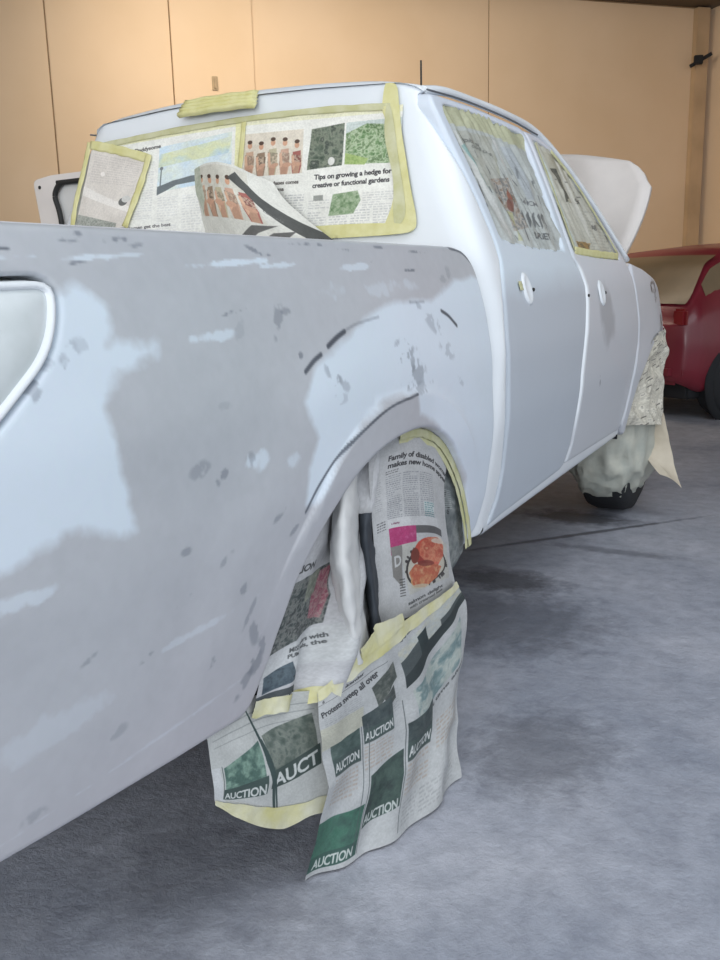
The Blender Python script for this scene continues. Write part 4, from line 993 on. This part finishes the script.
c.poly([(.57, .12), (1, .02), (1, .18), (.90, .22), (.57, .34)], (70, 80, 84)); c.photo([(.57, .12), (1, .02), (1, .12), (.84, .15), (.84, .2), (.74, .22), (.72, .14), (.57, .20)], [(206, 202, 176), (196, 204, 206), (216, 212, 190)], 30, 3); c.poly([(.70, .12), (.76, .10), (.77, .26), (.70, .30)], (36, 50, 54)); c.poly([(.57, .30), (.77, .22), (1, .15), (1, .22), (.57, .37)], (40, 50, 54))
c.text('Weather', .60, .075, .014, (90, 92, 96), True, -.25, .2)
c.columns(.36, .36, .52, .46, 2, .014, (140, 144, 150), .5); c.photo([(.42, .33), (.50, .30), (.50, .38), (.44, .40)], [(50, 58, 60), (90, 96, 96)], 10, 4, .1)
c.photo([(.60, .40), (.95, .30), (.95, .50), (.62, .56)], [(170, 190, 188), (196, 206, 202), (110, 140, 146), (180, 196, 196)], 46, 5, .03); c.text('A short time after', .62, .60, .018, (80, 84, 88), True, -.25, .36)
def advert(x, y, w, h, tone=0, t='AUCTION', fl=0):
    c.photo([(x, y), (x+w, y-.02), (x+w, y+h*.62), (x, y+h*.62)], [(52, 74, 72), (70, 92, 90), (92, 112, 108)] if tone == 0 else [(44, 56, 60), (60, 74, 78), (84, 94, 94)], 24, int(x*90), .06)
    c.rect(x, y+h*.52, x+w, y+h, (62, 80, 80)); c.text(t, x+.008, y+h*.92, h*.26, (226, 230, 232), True, 0, w*.92)
    c.rect(x, y+h, x+w, y+h+.004, (90, 98, 98))
c.poly([(.0, .30), (.30, .30), (.28, .42), (0, .45)], (210, 208, 176), .5)
advert(.05, .44, .21, .17); advert(.28, .36, .19, .17, 1); advert(.55, .55, .20, .17, 1)
for (x, y) in [(.05, .63), (.28, .55), (.55, .735), (.78, .65)]: c.columns(x, y, x+.19, y+.12, 1, .018, (176, 150, 130), .5)
c.poly([(0, .82), (.30, .82), (.30, .98), (0, .98)], (44, 88, 76)); c.photo([(.0, .80), (.30, .80), (.30, .93), (0, .93)], [(44, 96, 80), (60, 110, 94), (50, 84, 78)], 30, 9, .05); c.rect(0, .925, .30, .98, (50, 84, 78)); c.text('AUCTION', .03, .972, .034, (210, 220, 218), True, 0, .24)
c.photo([(.32, .70), (.53, .66), (.53, .88), (.32, .90)], [(40, 52, 54), (56, 78, 74), (70, 92, 86)], 20, 9, .06); c.text('AUCTION', .33, .89, .034, (206, 214, 214), True, -.05, .19)
for x in (.268, .305, .535): c.rect(x, .42, x+.006, .98, (84, 92, 96), .8)
c.columns(.56, .88, .95, .97, 3, .016, (150, 154, 158), .5)
NP10 = image_mat('print_auction_page', c.img(), .7, .15, 30)
SD = [[(.93, -.338, .406), (.955, -.264, .428), (.98, -.156, .45), (.985, .023, .457), (.955, .319, .435)],
      [(.95, -.368, .336), (.965, -.245, .326), (.99, -.109, .329), (1.0, .065, .333), (.98, .319, .362)],
      [(.95, -.353, .209), (.965, -.239, .193), (1.0, -.12, .188), (1.0, .062, .16), (1.0, .23, .187)],
      [(.905, -.373, .006), (.957, -.291, .006), (1.003, -.182, .006), (1.032, -.052, .006), (1.043, .131, .006)]]
D = sheet('newspaper', SD, NP10, None, 100, 100, .009, 7, 2, folds=.011); tag(D, 'big newspaper skirt with the Protests headline reaching down to the floor', 'newspaper')
c = Canvas(560, 480, (206, 210, 210), 35)
for y in (.10, .16, .22): c.rect(.05, y, .95, y+.008, (150, 156, 158), .8)
c.photo([(.12, .42), (.50, .30), (.50, .72), (.12, .80)], [(96, 134, 124), (70, 104, 96), (140, 176, 160), (84, 120, 110)], 40, 3, .05); c.photo([(.55, .28), (.93, .20), (.93, .60), (.55, .66)], [(60, 76, 72), (90, 104, 98), (130, 140, 132), (64, 80, 76)], 26, 5, .08)
c.poly([(.10, .70), (.52, .60), (.52, .78), (.10, .90)], (58, 78, 76)); c.text('AUCTION', .12, .87, .10, (226, 232, 232), True, -.20, .40, .1); c.poly([(.55, .58), (.95, .48), (.95, .66), (.55, .74)], (58, 74, 72)); c.text('AUCT', .58, .72, .11, (226, 232, 232), True, -.20, .36, .1)
c.poly([(.50, .05), (.515, .05), (.55, .5), (.62, .97), (.60, .97), (.52, .5)], (50, 70, 70)); c.poly([(.53, .3), (.54, .3), (.58, .6), (.64, .97), (.63, .97), (.56, .6)], (50, 70, 70))
c.columns(.14, .90, .50, .98, 2, .03, (180, 176, 166), .5); c.poly([(0, .4), (.08, .4), (.10, .9), (.2, 1), (0, 1)], (222, 226, 230)); c.rect(.1, .4, .108, .85, (80, 90, 92))
NP11 = image_mat('print_auction_cover', c.img(), .6, .12, 30)
SE = [[(.858, -.600, .445), (.864, -.537, .450), (.872, -.461, .445), (.92, -.307, .400)], [(.860, -.588, .336), (.88, -.513, .318), (.9, -.416, .299), (.935, -.314, .291)], [(.85, -.574, .282), (.87, -.519, .236), (.89, -.425, .177), (.935, -.314, .164)]]
Ee = sheet('newspaper', SE, NP11, None, 50, 40, .005, 8, 6); tag(Ee, 'green auction page hanging just below the bed side edge', 'newspaper')
def overlay(src, nu, nv, i0, i1, jf0, jf1, m, seed, off=.0022, ext=0.0, rows=9):
    """tape pressed onto a sheet: follows the sheet's own surface between two wavy rows"""
    P = np.array([v.co[:] for v in src.data.vertices]).reshape(nv, nu, 3)
    du = np.gradient(P, axis=1); dv = np.gradient(P, axis=0); n = np.cross(du, dv); n /= np.linalg.norm(n, axis=2)[..., None]+1e-9
    if n[..., 0].mean() < 0: n = -n
    V = []; F = []
    for k, i in enumerate(range(i0, i1)):
        t = k/(i1-i0-1); a = jf0(t)+1.2*noise.noise(Vector((k*.16, seed, 0))); b = jf1(t)+1.6*noise.noise(Vector((k*.13, seed+4, 0)))
        for r in range(rows):
            j = a+(b-a)*r/(rows-1)
            if j < 0: q = P[0, i]+(P[0, i]-P[1, i])*(-j); nn = n[0, i]
            elif j > nv-1: q = P[-1, i]+(P[-1, i]-P[-2, i])*(j-nv+1); nn = n[-1, i]
            else:
                jj = min(int(j), nv-2); f = j-jj; q = P[jj, i]*(1-f)+P[jj+1, i]*f; nn = n[jj, i]
            V.append(tuple(q+nn*(off+.0012*noise.noise(Vector((k*.4, r*.9, seed))))))
    for k in range(i1-i0-1):
        for r in range(rows-1): a = k*rows+r; F.append((a, a+1, a+rows+1, a+rows))
    return mk('tape_strip', V, F, M[m], src)
# tapes on those sheets
def xstrip(pts, w, par, seed, m='tape2', w2=None): return strip('tape_strip', pts, w, M[m], par, normal=(1, -.25, .1), lift=.010, seed=seed, w2=w2)
overlay(D, 100, 100, 0, 100, lambda t: -2.5-4*math.exp(-((t-.45)/.18)**2), lambda t: 7-2.5*t, 'tape3', 21)
overlay(D, 100, 100, 36, 66, lambda t: -14+10*abs(t-.5), lambda t: -1, 'tape3', 26, off=.004)
overlay(A, 90, 80, 0, 52, lambda t: 73, lambda t: 80.5, 'tape3', 22)
overlay(Ee, 50, 40, 0, 50, lambda t: 37.5-2*math.sin(t*3.1), lambda t: 42+1.5*math.sin(t*3.1), 'tape3', 23)
# ---------------------------------------------------------------- front wheel wrapping
c = Canvas(400, 600, (190, 186, 174), 41)
c.photo([(0, 0), (1, 0), (1, 1), (0, 1)], [(120, 118, 110), (206, 202, 190), (176, 172, 160), (220, 216, 204), (96, 92, 86)], 26, 3, .1)
for i in range(60): x, y = random.random(), random.random(); c.poly([(x, y), (x+.09, y-.02), (x+.09, y-.008), (x, y+.012)], (70, 68, 66), .8)
NP12 = image_mat('print_crumpled', c.img(), .75, .3, 25)
SF = [[(.925, 2.80, .90), (.93, 2.90, .92), (.93, 3.02, .93), (.925, 3.10, .95)], [(.90, 2.60, .78), (.92, 2.80, .80), (.94, 2.96, .80), (.95, 3.08, .80)],
      [(.88, 2.53, .66), (.93, 2.72, .66), (.95, 2.90, .65), (.95, 3.03, .64)], [(.88, 2.52, .52), (.95, 2.70, .50), (.97, 2.85, .48), (.95, 2.98, .46)]]
o = sheet('newspaper', SF, NP12, None, 50, 60, .030, 7, 7); tag(o, 'crumpled newspaper stuffed in the front wheel arch', 'newspaper')
# bundle of sheet round the front tyre
def lump(name, c, R, m, seed, amp, lab, cat, cutz=0.0):
    bm = bmesh.new(); bmesh.ops.create_icosphere(bm, subdivisions=5, radius=1)
    for v in bm.verts:
        d = v.co.normalized(); k = noise.noise(d*2.2+Vector((seed, 0, 0))); k2 = noise.noise(d*5.5+Vector((0, seed, 0)))
        # superellipsoid so it reads as a wrapped wheel
        p = Vector([math.copysign(abs(a)**.75, a) for a in d])
        s = 1+amp*(1-2.5*abs(k))+amp*.5*(1-3*abs(k2))
        v.co = Vector((c[0]+p.x*R[0]*s, c[1]+p.y*R[1]*s, max(cutz, c[2]+p.z*R[2]*s)))
    me = bpy.data.meshes.new(name); bm.to_mesh(me); bm.free(); o = link(name, me, m, None); tag(o, lab, cat); return o
M['cover'] = mat('pale_cover_sheet', (172, 176, 168), .6, col2=(198, 198, 186), scale=10, bump=.5, bscale=16)
lump('wheel_cover', (.735, 2.97, .42), (.20, .36, .32), M['cover'], 3, .07, 'pale crumpled sheet bundled round the front tyre', 'cover', .07)
SG = [[(0.872, 2.95, 0.494), (0.925, 2.95, 0.512), (0.983, 2.95, 0.53)], [(0.881, 2.9, 0.389), (0.949, 2.93, 0.399), (1.007, 2.96, 0.408)], [(0.92, 2.85, 0.308), (0.988, 2.88, 0.277), (1.042, 2.93, 0.282)], [(1.001, 2.82, 0.238), (1.047, 2.84, 0.207), (1.094, 2.86, 0.161)]]
M['flap'] = mat('cream_paper', (186, 176, 158), .8, col2=(206, 196, 178), scale=7, bump=.3, bscale=16)
o = sheet('paper_flap', SG, M['flap'], None, 30, 36, .014, 8, 4); tag(o, 'cream paper flap trailing on the floor from the front wheel', 'paper sheet')

# ---------------------------------------------------------------- the red car behind
car = empty('red_car', (.60, 5.92, 0)); tag(car, 'dark red hatchback parked behind the pickup by the right wall', 'car')
ch = Vector((.5, .866, 0)); cr_ = Vector((.866, -.5, 0))        # heading, right
car.rotation_euler = (0, 0, math.atan2(-cr_.y, cr_.x)*-1)
def cpart(name, V, F, m, smooth=True, parent=None):
    o = mk(name, V, F, m, None, None, smooth); o.parent = parent or car; return o
# local axes: x to the car's right (0 = right flank, -1.66 = left), y forward, z up
def station(y):
    # (half width, deck height, roof height)
    hw = np.interp(y, [0, .12, .5, 1.2, 3.0, 3.6, 3.95], [.74, .80, .83, .84, .83, .78, .62])
    deck = np.interp(y, [0, .06, .15, .6, 2.6, 2.9, 3.6, 3.95], [.82, .90, .97, 1.00, .98, .95, .82, .66])
    roof = np.interp(y, [0, .05, .14, .45, .8, 1.4, 2.0, 2.75, 3.95], [.82, .90, 1.00, 1.28, 1.42, 1.47, 1.43, .98, .66])
    return hw, deck, roof
V = []; F = []; ys = np.concatenate([np.linspace(0, .2, 7), np.linspace(.28, 3.95, 44)]); K = 0
for y in ys:
    hw, dk, rf = station(y); ring = []
    zb = .24+.10*max(0, 1-y/.25)+.08*max(0, (y-3.7)/.25)
    side = [(hw-.10, zb), (hw-.02, zb+.03), (hw, .45), (hw+.012, .62), (hw, .80), (hw-.04, dk)]
    rfw = np.interp(rf-dk, [0, .05, .45], [hw-.10, hw-.10, hw-.27])
    up = [(hw-.07+(rfw-hw+.07)*t, dk+(rf-dk)*t**.9) for t in (.33, .66, .93)]+[(rfw-.06, rf), (rfw*.5, rf+.012), (0, rf+.016)]
    half = side+up; ring = half+[(-x, z) for x, z in half[:-1][::-1]]
    K = len(ring)
    bow = .10*(1-min(1, y/.5))
    for (x, z) in ring: V.append((x-.83, y+bow*(x/hw)**2, z))
for i in range(len(ys)-1):
    for j in range(K-1): a = i*K+j; F.append((a, a+1, a+K+1, a+K))
F.append(tuple((len(ys)-1)*K+j for j in range(K-1, -1, -1)))
base = 0; zc = .62
for q, (sc, dy) in enumerate([(.96, -.012), (.85, -.025), (.6, -.035), (.3, -.04), (.02, -.042)]):
    nb_ = len(V)
    for j in range(K):
        x, y, z = V[j]; x2 = -.83+(x+.83)*sc; V.append((x2, dy+.10*((x2+.83)/.74)**2, zc+(z-zc)*sc))
    for j in range(K): F.append((base+(j+1) % K, base+j, nb_+j, nb_+(j+1) % K))
    base = nb_
# wheel cuts are shown by dark housings set over the flank
cpart('body', V, F, M['red'])
def cpatch(name, y0, y1, a0, a1, m, n=16, off=.006):
    """patch floating just proud of the rear or flank of the car, by ring fraction"""
    V = []; F = []
    for i in range(n):
        y = y0+(y1-y0)*i/(n-1); hw, dk, rf = station(y); rfw = np.interp(rf-dk, [0, .05, .45], [hw-.10, hw-.10, hw-.27]); bow = .10*(1-min(1, y/.5))
        for j in range(8):
            t = a0+(a1-a0)*j/7; x = hw-.07+(rfw-hw+.07)*t; V.append((x-.83+off, y+bow*(x/hw)**2, dk+(rf-dk)*t**.9))
    for i in range(n-1):
        for j in range(7): a = i*8+j; F.append((a, a+1, a+9, a+8))
    return cpart(name, V, F, m)
cpatch('side_window', .30, 1.55, .06, .86, M['redglass']); cpatch('side_window', 1.62, 2.45, .06, .86, M['redglass'])
V = []; F = []
for i in range(12):
    t = i/11; y = .10+.52*t; hw, dk, rf = station(y); rfw = np.interp(rf-dk, [0, .05, .45], [hw-.10, hw-.10, hw-.27])
    w = rfw-.01; bow = .10*(1-min(1, y/.5))
    for j in range(13):
        a = -1+2*j/12; V.append((a*w-.83, y-.012+bow*(a*w/hw)**2, rf+.014+.010*(1-a*a)))
for i in range(11):
    for j in range(12): a = i*13+j; F.append((a, a+1, a+14, a+13))
cpart('rear_window', V, F, M['redglass'])
def cbox(name, c, s, m, bev=.02, parent=None):
    o = box(name, c, s, m, None, bev=bev); o.parent = parent or car; return o
cbox('rear_bumper', (-.83, .10, .42), (1.46, .18, .22), M['red'], .08)
cbox('tail_light', (-.15, .10, .86), (.13, .06, .15), M['redlamp'], .02)
cbox('tail_light', (-1.51, .10, .86), (.13, .06, .15), M['redlamp'], .02)
cbox('number_plate', (-.83, -.025, .66), (.50, .02, .12), M['whitein'], .005)
cbox('wing_mirror', (.08, 2.35, 1.02), (.20, .10, .13), M['red'], .04)
cbox('door_handle', (.012, 1.30, .86), (.02, .15, .03), M['red'], .008)
cbox('underbody', (-.83, 1.95, .26), (1.40, 3.5, .16), M['dark'], .02)
for y in (.66, 3.20):
    for x, sg in ((-.09, 1), (-1.57, -1)):
        w = empty('wheel', (x, y, .31)); w.parent = car
        for nm, pf, mm in (('wheel_housing', [(.075, 0), (.09, .20), (.09, .36), (.06, .37)], M['dark']), ('tyre', [(-.1, .2), (-.10, .29), (-.06, .31), (.085, .31), (.115, .285), (.11, .20)], M['tyre']), ('rim', [(.11, .205), (.10, .19), (.07, .17), (.08, .05), (.085, 0)], M['rim'])):
            V, F = lathe([(sg*a, r) for a, r in pf], (0, 0, 0), n=32); o = mk(nm, V, F, mm); o.parent = w
